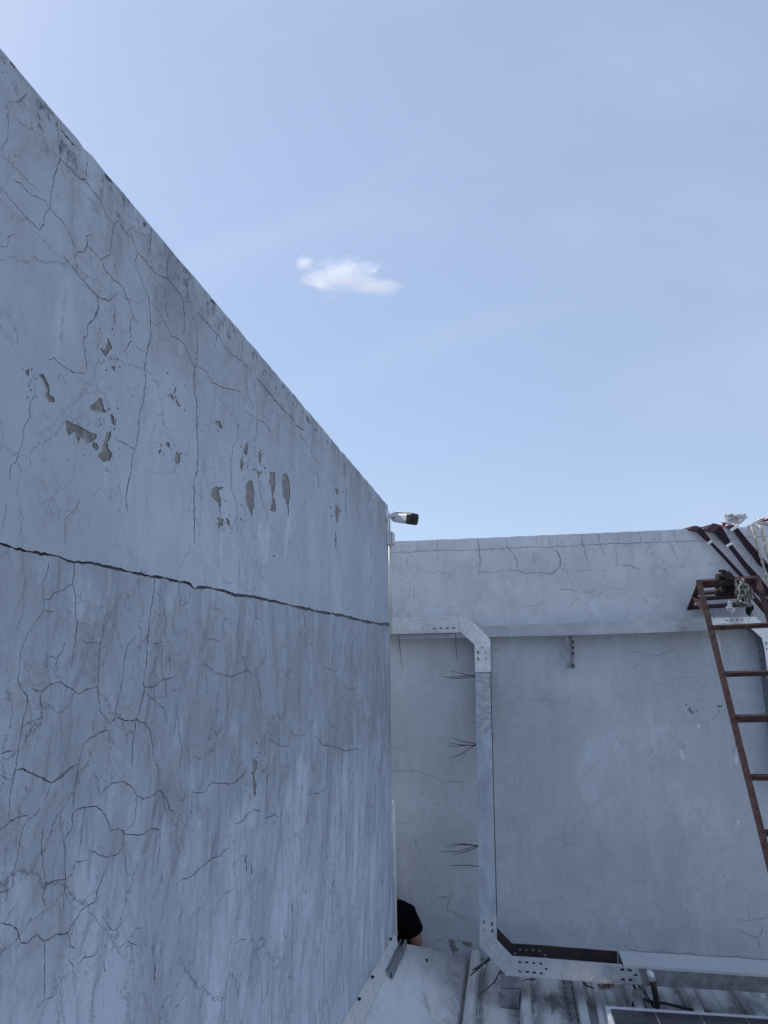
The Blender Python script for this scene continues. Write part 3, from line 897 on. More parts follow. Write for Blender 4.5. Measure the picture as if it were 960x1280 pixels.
# ---- loose strut channel resting in the angle
a = on_plate(486, 1223); b = on_plate(506, 1182)
a = Vector((a.x, a.y, a.z+.018)); b = Vector((b.x-.005, b.y-.02, b.z+.022))
s = MB(); d = (b-a).normalized(); sx = d.cross(Vector((0, 0, 1))).normalized(); up = sx.cross(d)
wch, hch, tch = .042, .034, .004
s.bar(a-up*(hch/2), b-up*(hch/2), wch, tch)
for k in (-1, 1):
    s.bar(a+sx*k*(wch/2-tch/2)+up*.002, b+sx*k*(wch/2-tch/2)+up*.002, tch, hch)
    s.bar(a+sx*k*(wch/2-.008)+up*(hch/2), b+sx*k*(wch/2-.008)+up*(hch/2), .010, tch)
s.build('strut_channel', M['galv_dull'], label='loose grey metal strut channel lying on the flashing beside the left wall', cat='metal channel')

# ------------------------------------------------------------------ cable trays
def utray(parent, name, outer, inner, depth_vec, mat, inner_mat=None, lip=True, label=None):
    """U section along outer/inner polylines (front flange), web on the outer line, back flange behind"""
    t = MB(); dv = Vector(depth_vec)
    for i in range(len(outer)-1):
        t.add([outer[i], outer[i+1], inner[i+1], inner[i]], [(0, 1, 2, 3)])
        t.add([outer[i], outer[i+1], outer[i+1]+dv, outer[i]+dv], [(0, 1, 2, 3)])
        if inner_mat is None: t.add([outer[i]+dv, outer[i+1]+dv, inner[i+1]+dv, inner[i]+dv], [(0, 1, 2, 3)])
        # folded lip
        if lip: t.add([inner[i], inner[i+1], inner[i+1]+dv*.07, inner[i]+dv*.07], [(0, 1, 2, 3)])
    o = t.build(name, mat, parent, solid=.003, label=label)
    if inner_mat is not None:
        t = MB()
        for i in range(len(outer)-1):
            t.add([outer[i]+dv*1.01, outer[i+1]+dv*1.01, inner[i+1]+dv*1.01, inner[i]+dv*1.01], [(0, 1, 2, 3)])
        t.build('back_flange', inner_mat, parent, solid=.004)
    return o
def slot(px, py, Y, parent, vertical=False, mat='bolt_and_slot', r=.0055):
    p = on_y(px, py, Y-.002); r *= random.uniform(.72, .95); L = r*random.uniform(.7, 1.2); ax = Vector((0, 0, 1)) if vertical else Vector((1, 0, random.uniform(-.2, .1)))
    pr = []
    for k in range(12):
        a = math.pi*2*k/12; u = math.cos(a)*r+(L if math.cos(a) > 0 else -L); v = math.sin(a)*r*.9
        sd_ = Vector((1, 0, 0)) if vertical else Vector((0, 0, 1)); pr.append(p+ax*u+sd_*v)
    mb = MB(); k = len(pr); mb.add(pr+[q+Vector((0, .002, 0)) for q in pr], [tuple(range(k))]+[(i, (i+1) % k, k+(i+1) % k, k+i) for i in range(k)])
    mb.build('bolt_slot', M[mat], parent)  # no opening: the slot's inner shade is put in the plate colour
YT = 5.20; YB = on_z(637, 1262, 0).y
tray1 = thing('cable_tray', on_y(610, 1000, 4.9), 'galvanised cable tray with elbows running from the left wall end down and along the roof', 'cable tray')
dvT = (0, D_BACK-YT-.02, 0); WB = .20
O = [on_y(470, 772.5, YT), on_y(572, 770, YT)]; I = [on_y(470, 793, YT), on_y(575, 790.3, YT)]
utray(tray1, 'top_run', O, I, dvT, M['galv'])
O2 = [on_y(572.3, 769.8, YT-.001), on_y(585, 771, YT-.001), on_y(612.5, 799, YT-.001), on_y(613, 840, YT-.004)]
I2 = [on_y(575.3, 790.1, YT-.001), on_y(576.3, 790.3, YT-.001), on_y(593.3, 805.5, YT-.001), on_y(594.2, 840, YT-.004)]
utray(tray1, 'tray_elbow', O2, I2, dvT, M['galv'])
# leaning vertical run, its foot standing further from the wall than its head
YV = YB+.02
def vert(t0, t1, name, mat, dy):
    Ov = []; Iv = []
    for i in range(4):
        t = t0+(t1-t0)*i/3; yy = YT+.004+dy+(YV-YT-.004)*t; py = 840+310*t
        Ov.append(on_y(594.3+(599.8-594.3)*t, py, yy)); Iv.append(on_y(612.8+(620.6-612.8)*t, py, yy))
    utray(tray1, name, Ov, Iv, (0, .19, 0), M[mat], M['primer'], lip=False)
vert(-.02, .265, 'vertical_run', 'galv_spangle', .001); vert(.258, 1, 'vertical_run', 'galv_mid', -.003)
Q = lambda x, y: (560+x/4.8, 1140+y/4.8)
Ob = [on_y(*Q(191, 20), YB), on_y(*Q(192, 206), YB), on_y(*Q(322, 346), YB), on_y(*Q(346, 381), YB), on_y(*Q(600, 397), YB)]
Ib = [on_y(*Q(290, 20), YB), on_y(*Q(292, 172), YB), on_y(*Q(384, 269), YB), on_y(*Q(386, 270), YB), on_y(*Q(600, 284), YB)]
utray(tray1, 'tray_elbow', Ob, Ib, (0, WB, 0), M['galv'], M['primer'])
yb2 = YB+.003
Ob2 = [on_y(*Q(560, 394), yb2), on_y(778, 1230.5, yb2)]; Ib2 = [on_y(*Q(560, 281.5), yb2), on_y(778, 1207, yb2)]
utray(tray1, 'bottom_run', Ob2, Ib2, (0, WB, 0), M['galv'], M['primer'])
Ob3 = [on_y(779, 1230, yb2+.002), on_y(1000, 1243.5, yb2+.002)]; Ib3 = [on_y(779, 1206.4, yb2+.002), on_y(1000, 1221.5, yb2+.002)]
utray(tray1, 'bottom_run', Ob3, Ib3, (0, WB, 0), M['galv_dull'])
lid = MB(); q = []
for p in Ib3: q += [p+Vector((0, -.004, .004)), p+Vector((0, WB-.01, .004))]
lid.add([q[0], q[2], q[3], q[1]], [(0, 1, 2, 3)]); lid.add([q[0], q[2], q[2]-Vector((0, 0, .014)), q[0]-Vector((0, 0, .014))], [(0, 1, 2, 3)])
lid.build('tray_lid', M['lid'], tray1, solid=.002)
# splice plates and their slots
def plate(cor, Y, name='splice_plate', mat='galv'):
    s = MB(); ps = [on_y(*c, Y) for c in cor]; s.hexa(ps+[p+Vector((0, .002, 0)) for p in ps]); s.build(name, M[mat], tray1)
plate([(531, 773.5), (570, 772.3), (572, 788), (531, 790.3)], YT-.004)
for px, py in ((543, 785.8), (551.5, 785.4), (559, 785.2), (567, 784.9)): slot(px, py, YT-.005, tray1, r=.006)
for px, py in ((538, 781), (554, 774.5), (560, 773.8)): slot(px, py, YT-.005, tray1, r=.004, mat='galv_dull')
plate([(595.8, 812), (611.5, 812), (612.3, 829), (596.2, 829)], YT-.008)
for px, py in ((597.8, 815.8), (597.9, 823.6)): slot(px, py, YT-.009, tray1, True, r=.007)
for px, py in ((607.2, 815.3), (607.6, 823.4)): slot(px, py, YT-.009, tray1, True, 'galv_dull')
slot(602.5, 809, YT-.009, tray1, mat='galv_dull')
for x_, y_ in ((215, 62), (215, 108)): slot(*Q(x_, y_), YB-.001, tray1, True, 'galv_dull' if y_ > 100 else 'bolt_and_slot')
for x_, y_ in ((265, 72), (266, 113)): slot(*Q(x_, y_), YB-.001, tray1, True, r=.007)
for x_, y_ in ((432, 300), (472, 302), (515, 307), (557, 311), (590, 342), (430, 357), (475, 360), (517, 364), (560, 368)): slot(*Q(x_, y_), YB-.001, tray1, r=.006)
plate([(775, 1208.5), (798, 1210), (803, 1231), (775, 1229.5)], YB-.001)
for px, py in ((778, 1212.2), (787.5, 1213), (794.5, 1219), (779, 1224.5), (788, 1225)): slot(px, py, YB-.003, tray1, r=.006)
for x_, y_ in ((403, 248), (432, 226), (470, 228), (510, 229), (550, 231), (583, 260)):   # pale discs painted for light showing through the rear flange
    p = on_y(*Q(x_, y_), YB+WB-.002); MB().tube([p, p+Vector((0, .003, 0))], .007, 8).build('flange_light_disc', M['galv_dull'], tray1)
# support block below the elbow
blk = thing('support_block', on_z(637, 1262, 0), 'square grey sheet metal block carrying the lower elbow of the cable tray', 'support')
bl, br = on_y(625.5, 1235, YB+.01).x, on_y(648.5, 1235, YB+.01).x
zt = on_y(637, 1219, YB+.01).z; zm = on_y(637, 1236.5, YB+.01).z
MB().box((bl, YB+.01, .002), (br, YB+.15, zm)).build('lower_block', M['galv_dull'], blk, bevel=.003)
MB().box((bl+.002, YB+.013, zm+.002), (br+.004, YB+.147, zt)).build('upper_block', M['galv_dull'], blk, bevel=.003)

# wall rail behind
YR = D_BACK-.14
tray2 = thing('cable_tray', on_y(750, 790, YR), 'long galvanised wall tray running under the coping to an elbow behind the ladder', 'cable tray')
O = [on_y(480, 789, YR), on_y(612, 783, YR), on_y(720, 778.5, YR), on_y(890, 772.8, YR)]
I = [on_y(480, 799.5, YR), on_y(612, 796, YR), on_y(720, 793.8, YR), on_y(890, 788, YR)]
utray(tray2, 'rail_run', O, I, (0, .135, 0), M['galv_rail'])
O = [on_y(888, 772.6, YR-.003), on_y(944, 771, YR-.003), on_y(973, 798, YR-.003), on_y(978, 830, YR-.003), on_y(1000, 990, YR-.003)]
I = [on_y(888, 788, YR-.003), on_y(938.5, 785, YR-.003), on_y(952.5, 797.5, YR-.003), on_y(956, 812, YR-.003), on_y(978, 990, YR-.003)]
utray(tray2, 'tray_elbow', O, I, (0, .135, 0), M['galv'])
for px in (908.5, 914.5, 921.5, 928): slot(px, 775.4-(px-908)*.03, YR-.005, tray2, r=.005)
slot(904.5, 779.5, YR-.005, tray2, r=.004, mat='galv_dull')
for px, py in ((958, 804), (958.5, 811)): slot(px, py, YR-.005, tray2, True, r=.005)
# perforated bracket under the rail
brk = thing('wall_bracket', on_y(716, 836, YR+.02), 'short perforated steel bracket hanging below the long wall tray', 'bracket')
pa, pb = on_y(715.8, 795, YR+.03), on_y(716.4, 836, YR+.03)
MB().bar(pa, pb, .006, .042, (0, 1, 0)).bar(pa+Vector((-.016, .02, 0)), pb+Vector((-.016, .02, 0)), .004, .06, (1, 0, 0)).build('bracket_arm', M['galv_dull'], brk)
for t in (.18, .36, .54, .9):
    p = pa.lerp(pb, t)-Vector((0, .024, 0)); MB().tube([p-Vector((0, .001, 0)), p+Vector((0, .002, 0))], .009, 8).build('bracket_hole', M['bolt_and_slot'], brk)

# ------------------------------------------------------------------ cable ties
def tie(pts, label, group, r=.0029, mat='black'):
    MB().tube(pts, [r]*(len(pts)-1)+[r*.6], 5, flat=.5).build('cable_tie', M[mat], label=label, cat='cable tie', group=group)
def fan(px0, py0, Y, ends, label, group, bend=3):
    for (ex, ey), lb in zip(ends, label):
        a = on_y(px0, py0+random.uniform(-1.5, 1.5), Y+random.uniform(.03, .09)); yy = Y+random.uniform(.0, .12)
        mid = on_y((px0+ex)/2, (py0+ey)/2+random.uniform(-bend, bend), (Y+yy)/2+.03); tie([a, mid, on_y(ex, ey, yy)], lb, group)
YM = lambda py: YT+(YV-YT)*(py-840)/310
lab = '%s black tie tail in the %s fan left of the vertical tray'
fan(594, 845, YM(843), ((562, 838), (551, 845.5), (558, 847)), [lab % (k, 'top') for k in ('highest', 'middle', 'lowest')], 'cable ties in the top fan')
fan(595, 931, YM(931), ((562, 921), (560, 928.3), (560, 933), (562, 948)), [lab % (k, 'second') for k in ('highest upward slanting', 'upper of two level', 'lower of two level', 'steep downward slanting')], 'cable ties in the second fan')
fan(598, 1058, YM(1058), ((563, 1055), (558, 1058.5), (551, 1065), (568, 1068)), [lab % (k, 'third') for k in ('highest', 'second highest', 'longest and lowest ending', 'short downward slanting')], 'cable ties in the third fan')
tie([on_y(598.5, 1083, YM(1083)+.05), on_y(580, 1081.3, YM(1083)+.06), on_y(563, 1082.5, YM(1083)+.05)], 'single black cable tie tail poking out left just below the lower fan', None)
tie([on_y(498, 792, YT+.06), on_y(500, 812, YT+.05), on_y(503, 836, YT+.06)], 'longer black cable tie hanging under the top tray near the wall end', None)
tie([on_y(569.5, 791, YT+.06), on_y(570, 808, YT+.05), on_y(571.5, 824, YT+.06)], 'shorter black cable tie hanging under the top tray beside its elbow', None)
tie([on_y(*Q(252, 285), YB+.1), on_y(*Q(200, 318), YB+.1), on_y(*Q(145, 350), YB+.14)], 'upper of two thick black tie ends crossing below the lower elbow', None, .006)
tie([on_y(*Q(250, 275), YB+.07), on_y(*Q(190, 330), YB+.08), on_y(*Q(130, 385), YB+.1)], 'lower of two thick black tie ends crossing below the lower elbow', None, .006)
tie([on_y(*Q(240, 280), YB+.05), on_y(*Q(225, 350), YB+.05), on_y(*Q(207, 433), YB+.06)], 'black cable tie dropping almost straight down from the lower elbow', None)
tie([on_y(*Q(318, 348), YB+.03), on_y(*Q(280, 420), YB+.02), on_y(*Q(178, 505), YB+.0)], 'long curved dark tie sweeping down left beside the grey support block', None, .005)
tie([on_y(*Q(525, 404), YB+.03), on_y(*Q(470, 405), YB+.0), on_y(*Q(440, 416), YB+.0)], 'small dark tie curling out under the tray right of the support block', None)
tie([on_y(*Q(805, 415), YB+.1), on_y(*Q(835, 445), YB+.08), on_y(*Q(880, 458), YB+.06)], 'black tie loop under the bottom tray beside the white roof pipe', None, .005)
tie([on_y(896.5, 793, YR-.01), on_y(900, 808, YR-.012), on_y(904, 832, YR-.01)], 'pale strap end hanging from the wall tray behind the ladder stile', None, .006, 'conduit')

# ------------------------------------------------------------------ security camera, box and pipes at the wall end
base = on_x(481, 645, X_WALL+.01)
YC = Y_END-.05
cctv = thing('security_camera', on_y(483, 645, YC), 'white bullet security camera with black front on the end of the left wall', 'camera')
p0 = on_y(483.5, 645.5, YC); p0.x = X_WALL
MB().tube([p0+Vector((0, 0, 0)), p0+Vector((.014, 0, 0))], .036, 20).build('mount_plate', M['white'], cctv, bevel=.003)
p1 = on_y(492.5, 644.5, YC-.01)
MB().tube([p0+Vector((.01, 0, 0)), p1], [.016, .018], 14).build('bracket_arm', M['white'], cctv, smooth=False)
MB().tube([p1-Vector((.006, 0, 0)), p1+Vector((.004, 0, 0))], .0195, 14).build('joint_ring', M['bolt_and_slot'], cctv)
ax0 = on_y(491, 645, YC-.01); ax1 = on_y(519, 647.5, YC-.12)
d = (ax1-ax0).normalized()
def rrect(c, d, w, h, r, n=4):
    x = d.cross(Vector((0, 0, 1))).normalized(); y = x.cross(d).normalized(); o = []
    for k, (sx_, sy_) in enumerate(((1, 1), (-1, 1), (-1, -1), (1, -1))):
        for j in range(n+1):
            a = math.pi/2*(k+j/n); o.append(c+x*(sx_*(w/2-r)+r*math.cos(a))+y*(sy_*(h/2-r)+r*math.sin(a)))
    return o
def loft(mb, rings, caps=True):
    n = len(rings[0]); k = len(mb.v)
    for r in rings: mb.v += r
    for i in range(len(rings)-1):
        for j in range(n): mb.f.append((k+i*n+j, k+i*n+(j+1) % n, k+i*n+n+(j+1) % n, k+i*n+n+j)); mb.mi.append(0)
    if caps: mb.f += [tuple(range(k, k+n))[::-1], tuple(range(k+(len(rings)-1)*n, k+len(rings)*n))]; mb.mi += [0, 0]
    return mb
L = (ax1-ax0).length; c0 = ax0+Vector((0, 0, -.008))
up_ = Vector((0, 0, 1))
rg = []
for t, wd, hh, rr in ((.0, .030, .030, .013), (.03, .044, .048, .018), (.10, .054, .060, .022), (.30, .060, .066, .024), (.70, .066, .070, .022), (.77, .066, .070, .022)):
    rg.append(rrect(c0+d*L*t, d, wd, hh, rr))
loft(MB(), rg).build('camera_body', M['white'], cctv, smooth=False)
rg = [rrect(c0+d*L*.765, d, .068, .072, .016), rrect(c0+d*L*.93, d, .070, .074, .016), rrect(c0+d*L*.985, d, .066, .070, .016)]
loft(MB(), rg).build('front_cap', M['black'], cctv)
MB().tube([c0+d*L*.98, c0+d*(L*.985+.003)], .021, 20).build('lens', M['glass'], cctv)
s = MB(); x_ = d.cross(up_).normalized(); y_ = x_.cross(d)
s.bar(c0+d*L*.14+y_*.0335, c0+d*L*.75+y_*.0365, .058, .005, y_); s.build('sun_shield', M['white'], cctv, bevel=.002)
MB().bar(c0+d*L*.12-y_*.004+x_*.0295, c0+d*L*.26-y_*.004+x_*.0305, .004, .008, y_).build('side_logo_plate', M['galv_dull'], cctv)
box = thing('junction_box', on_y(485, 681, Y_END-.03), 'small white plastic junction box on the left wall end below the camera', 'junction box')
zt, zb_ = on_y(485, 664.5, Y_END-.05).z, on_y(485, 681, Y_END-.05).z
MB().box((X_WALL+.0005, Y_END-.075, zb_), (X_WALL+.032, Y_END+.02, zt)).build('box_body', M['conduit'], box, bevel=.004)
MB().box((X_WALL+.034, Y_END-.073, zb_+.003), (X_WALL+.041, Y_END+.018, zt-.003)).build('box_lid', M['conduit'], box, bevel=.003)
ct = thing('conduit_pipe', on_y(486, 780, Y_END), 'thin white conduit running from the junction box down the wall end to the tray', 'pipe')
pa, pb = Vector((X_WALL+.008, Y_END+.012, zb_)), Vector((X_WALL+.008, Y_END+.012, on_y(486, 792, Y_END).z))
MB().tube([pa, pb], .010, 10).build('pipe', M['conduit'], ct, smooth=True)
pm_ = Vector((X_WALL+.008, Y_END+.012, on_y(486, 641, Y_END).z))
MB().tube([Vector((X_WALL+.006, Y_END+.012, zt-.004)), pm_], .007, 8).build('pipe', M['conduit'], ct, smooth=True)
lowp = thing('conduit_pipe', Vector((X_WALL+.02, Y_END+.03, .1)), 'white pipe with rounded top standing against the lower end of the left wall', 'pipe')
zt2 = on_y(493, 1002, Y_END+.03).z; xp = on_y(492.6, 1060, Y_END+.03).x
MB().tube([Vector((xp, Y_END+.03, .02)), Vector((xp, Y_END+.03, zt2-.02)), Vector((xp-.004, Y_END+.03, zt2-.004)), Vector((xp-.016, Y_END+.034, zt2))], [.011, .011, .011, .009], 10).build('pipe', M['conduit'], lowp, smooth=True)

# ------------------------------------------------------------------ ladder
P5 = lambda x, y: (860+x/9.6, 700+y/9.6)
lad = thing('metal_ladder', on_y(955, 1075, 4.2), 'rusty brown steel ladder leaning on the far wall with a slatted step frame on top', 'ladder')
YA = 5.06
A = on_y(873.5, 728, YA); A2 = on_y(946.5, 723, YA)
def yl(py): return YA+(4.25-YA)*(py-728)/(1075-728)
L1 = on_y(960, 1075, yl(1075)); dirL = (L1-A).normalized()
foot = A+dirL*((A.z-.005)/-dirL.z)
width = (A2-A)
R1 = on_y(958.8, 788, yl(788)); dR = (R1-A2).normalized(); dR = (dR*.25+dirL*.75).normalized()
footR = A2+dR*((A2.z-.005)/-dR.z)
MB().angle(A-dirL*.01, foot, .036, .006, (1, -.2, 0)).build('stile', M['rust'], lad, bevel=.001)
MB().angle(A2-dR*.01, footR, .036, .006, (1, -.2, 0)).build('stile', M['rust'], lad, bevel=.001)
def on_stile(py, a, dr):
    best = None
    for i in range(1500):
        p = a+dr*(i*.002); v = p-CAM; yy = 640-F_PX*v.dot(CU)/v.dot(CF)
        if best is None or abs(yy-py) < best[0]: best = (abs(yy-py), p)
    return best[1]
rp = [785, 843, 898, 971.5, 1041]
hs = [on_stile(py, A, dirL) for py in rp]
step = (hs[4]-hs[3]).length
q = hs[-1]+dirL*step
while q.z > .15: hs.append(q.copy()); q += dirL*step
for i, p in enumerate(hs):
    t = (p-A).length; p2 = A2+dR*t
    o = MB().bar(p+Vector((.0, -.004, 0)), p2+Vector((0, -.004, 0)), .026, .040 if i == 2 else .027, (0, -.35, 1)).build('rung', M['rust'], lad, bevel=.001)
B = on_y(861, 760, D_BACK-.02); C_ = A.lerp(B, .52)
shift = A2-A
B2 = B+shift
B2s = on_y(952, 765, D_BACK-.02)
for (a, b, nm) in ((A, B, 'top_brace'), (A2, B+shift, 'top_brace')):
    MB().angle(a, b, .034, .006, (1, 0, 0)).build(nm, M['rust'], lad, bevel=.001)
s1 = on_stile(769, A, dirL)
MB().bar(C_+Vector((0.004, -.005, 0)), s1+Vector((.004, -.004, 0)), .008, .036, (1, 0, 0)).build('side_strut', M['rust'], lad, bevel=.001)
MB().bar(C_+shift+Vector((-.004, -.005, 0)), A2+dR*(s1-A).length+Vector((-.004, -.004, 0)), .008, .036, (1, 0, 0)).build('side_strut', M['rust'], lad, bevel=.001)
for t, hh in ((.0, .034), (.13, .028), (.40, .030), (.63, .030), (.97, .030)):
    p = A.lerp(B, t)+Vector((.004, 0, -.003))
    MB().bar(p, p+shift, .030, hh*.6 if t else .034, (0, -.6, 1)).build('top_slat', M['rust'], lad, bevel=.001)

# ------------------------------------------------------------------ straps, ropes, rags and plastic
def strap(px, widths, Ys, label, tapes, edge_on=1):
    ps = [on_y(a, b, Y) for (a, b), Y in zip(px, Ys)][1:]; widths = widths[1:]
    e0 = Vector((ps[0].x-.015, D_BACK+.0, ztop_b(ps[0].x)+.007)); ps[0] = e0.lerp(ps[1], .25)+Vector((0, -.01, 0))
    ps = [e0+Vector((-.09, .21, -.16)), e0+Vector((-.075, .19, .0)), e0]+ps; widths = [widths[0]]*3+widths
    t = thing('strap', ps[-1], label, 'strap')
    # smooth the course
    pp_, ww = [], []
    for i in range(len(ps)-1):
        for j in range(5):
            u = j/5; pp_.append(ps[i].lerp(ps[i+1], u)); ww.append(widths[i]+(widths[i+1]-widths[i])*u)
    pp_.append(ps[-1]); ww.append(widths[-1])
    sc = [w_*depth(p)/F_PX for w_, p in zip(ww, pp_)]
    MB().ribbon(pp_, sc, (1, .15, .55), .008).build('strap_web', M['strap'], t)
    for (a, b), Y, r in tapes:
        p = on_y(a, b, Y); dd = min(range(len(pp_)-1), key=lambda i: (pp_[i]-p).length); dr_ = (pp_[dd+1]-pp_[dd]).normalized()
        wdt = max(sc[dd], .02)
        MB().bar(p-dr_*.009, p+dr_*.009, wdt+.012, .02, (0, -1, .1)).build('tape_band', M['tape'], t, bevel=.003)
G8 = lambda x, y: (860+x/8.53, 630+y/8.53)
YW = D_BACK-.015
strap([(866, 655), G8(60, 262), G8(110, 270), G8(215, 385), G8(235, 405), G8(420, 600), G8(590, 790), G8(700, 905), G8(1000, 1180)], [9, 9, 8, 5.5, 3.5, 4, 4.5, 5, 5],
      [YW+.25, YW, YW-.02, YW-.03, YW-.04, YW-.03, YW-.03, YW-.05, YW-.2], 'leftmost dark maroon strap hanging over the far wall above the ladder', [(G8(233, 408), YW-.04, .02)])
strap([(883, 652), G8(240, 245), G8(310, 260), G8(420, 415), G8(445, 440), G8(600, 640), G8(740, 800), G8(853, 950), G8(1050, 1180)], [14, 14, 13, 8, 5, 6, 7.5, 8, 8],
      [YW+.25, YW, YW-.02, YW-.03, YW-.04, YW-.03, YW-.03, YW-.05, YW-.2], 'middle dark maroon strap, the widest one folded over the wall top', [(G8(440, 437), YW-.04, .02)])
strap([(912, 650), G8(470, 235), G8(505, 270), G8(620, 420), G8(720, 540), G8(780, 620), G8(853, 690), G8(1050, 900)], [8, 8, 6.5, 8, 9, 9.5, 7, 6],
      [YW+.25, YW, YW-.03, YW-.03, YW-.03, YW-.03, YW-.05, YW-.1], 'rightmost dark maroon strap beside the hanging cream rope', [(G8(490, 262), YW-.04, .03)])
def twist_rope(pts, r, label, name='rope', cat='rope', mat='rope'):
    # two strands twisted round the course
    fine = []
    for i in range(len(pts)-1):
        k = max(2, int((pts[i+1]-pts[i]).length/.012))
        for j in range(k): fine.append(pts[i].lerp(pts[i+1], j/k))
    fine.append(pts[-1])
    mb = MB()
    for ph in (0, math.pi):
        c = []
        for i, p in enumerate(fine):
            d_ = (fine[min(i+1, len(fine)-1)]-fine[max(i-1, 0)]).normalized(); x_ = d_.orthogonal().normalized(); y_ = d_.cross(x_); a = i*.75+ph
            c.append(p+(x_*math.cos(a)+y_*math.sin(a))*r*.6)
        mb.tube(c, r*.62, 6)
    mb.build(name, M[mat], label=label, cat=cat, smooth=True)
twist_rope([on_y(*G8(640, 238), YW+.1), on_y(*G8(680, 255), YW-.02), on_y(*G8(705, 320), YW-.04), on_y(*G8(740, 450), YW-.05), on_y(*G8(795, 630), YW-.06), on_y(*G8(840, 790), YW-.08), on_y(*G8(870, 900), YW-.1)], .0085,
           'cream twisted rope hanging over the wall top between the maroon straps')
twist_rope([on_y(*G8(740, 225), YW+.1), on_y(*G8(770, 240), YW-.03), on_y(*G8(800, 340), YW-.04), on_y(*G8(840, 520), YW-.05), on_y(*G8(880, 640), YW-.05)], .0085,
           'short cream rope at the right edge beside the longer hanging rope')
def crumple(c, sx, sy, sz, n, seed):
    rnd = random.Random(seed); mb = MB(); rows, cols = n, n
    pts_ = []
    ph = [rnd.uniform(0, 6) for _ in range(6)]
    for i in range(rows+1):
        for j in range(cols+1):
            u, v = i/rows-.5, j/cols-.5
            pts_.append(Vector((c.x+sx*(u+.20*math.sin(7*v+ph[0])+rnd.uniform(-.10, .10)), c.y+sy*(.5*math.sin(9*u+ph[1])*math.cos(8*v+ph[2])+rnd.uniform(-.25, .25)),
                                c.z+sz*(v+.20*math.sin(8*u+ph[3])+rnd.uniform(-.10, .10)))))
    fs = [(i*(cols+1)+j, i*(cols+1)+j+1, (i+1)*(cols+1)+j+1, (i+1)*(cols+1)+j) for i in range(rows) for j in range(cols)]
    mb.add(pts_, fs); return mb
px_m = lambda w_, Y: w_*Y/F_PX
def crump_px(name, x0, y0, x1, y1, Y, mat, label, cat, n=8, seed=1, dy=.06, parent=None):
    c = on_y((x0+x1)/2, (y0+y1)/2, Y); k = depth(c)/F_PX
    return crumple(c, (x1-x0)*k*.8, dy, (y1-y0)*k*.75, n, seed).build(name, M[mat], parent, solid=.002, smooth=False, label=label, cat=cat)
crump_px('plastic_bag', 905, 640, 931, 660, D_BACK+.06, 'film', 'crumpled clear white plastic film lying on the wall top above the straps', 'plastic bag', 10, 3, .10)
crump_px('plastic_bag', 941, 648, 978, 668, D_BACK+.08, 'film', 'larger white plastic bag on the wall top at the right edge', 'plastic bag', 10, 5, .12)
crump_px('plastic_scrap', 902, 652, 907.5, 659.5, D_BACK+.0, 'red', 'tiny red plastic scrap on the wall top left of the clear film', 'scrap', 4, 8, .03)
crump_px('plastic_scrap', 951, 648, 964, 652, D_BACK+.02, 'red', 'red printed plastic scrap on top of the white bag', 'scrap', 5, 9, .03)
# tangled bundles: many loops of thin cord in a small space
def tangle(name, x0, y0, x1, y1, Y, mat, label, cat, n, r, seed, dy=.08, core=False):
    rnd = random.Random(seed); mb = MB(); c = on_y((x0+x1)/2, (y0+y1)/2, Y); k = depth(c)/F_PX; hx, hz = (x1-x0)*k/2, (y1-y0)*k/2
    for _ in range(n):
        p = Vector((rnd.gauss(0, .45), rnd.gauss(0, .45), rnd.gauss(0, .5))); v = Vector((rnd.gauss(0, 1), rnd.gauss(0, 1), rnd.gauss(0, 1))).normalized()
        ps = []
        for i in range(12):
            ps.append(c+Vector((max(-1, min(1, p.x))*hx, max(-1, min(1, p.y))*dy/2, max(-1, min(1, p.z))*hz)))
            v = (v+Vector((rnd.gauss(0, .5), rnd.gauss(0, .5), rnd.gauss(0, .5)))-p*.25).normalized(); p = p+v*.22
        mb.tube(ps, r, 5)
    return mb.build(name, M[mat], smooth=True, label=label, cat=cat)
tangle('rag_bundle', 897, 714, 914, 728, YA+.0, 'rag', 'dark brown bundle of knotted cord sitting on the ladder top bar', 'rag', 34, .009, 11)
tangle('rag_bundle', 896, 729, 918, 744, YA+.10, 'rag', 'dark brown tangled rag hanging between the top slats of the ladder', 'rag', 40, .011, 12)
tangle('rope_bundle', 921, 724, 937, 758, YA-.05, 'fray', 'frayed grey cream rope bundle hanging over the ladder top near its right stile', 'rope bundle', 46, .006, 13, .08)
tangle('rope_bundle', 904, 752, 918, 767, YA-.03, 'tape', 'small pale wire knot dangling below the ladder slats', 'rope bundle', 9, .005, 14, .05)
crump_px('cloth_strip', 932, 752, 941, 771, YA+.0, 'green', 'dark green cloth strip hanging under the frayed rope bundle', 'cloth', 7, 15, .03)
tie([on_y(914, 760, YA-.03), on_y(917, 776, YA-.03), on_y(917, 792, YA-.02)], 'thin pale string dangling from the wire knot down to the first rung', None, .0022, 'conduit')

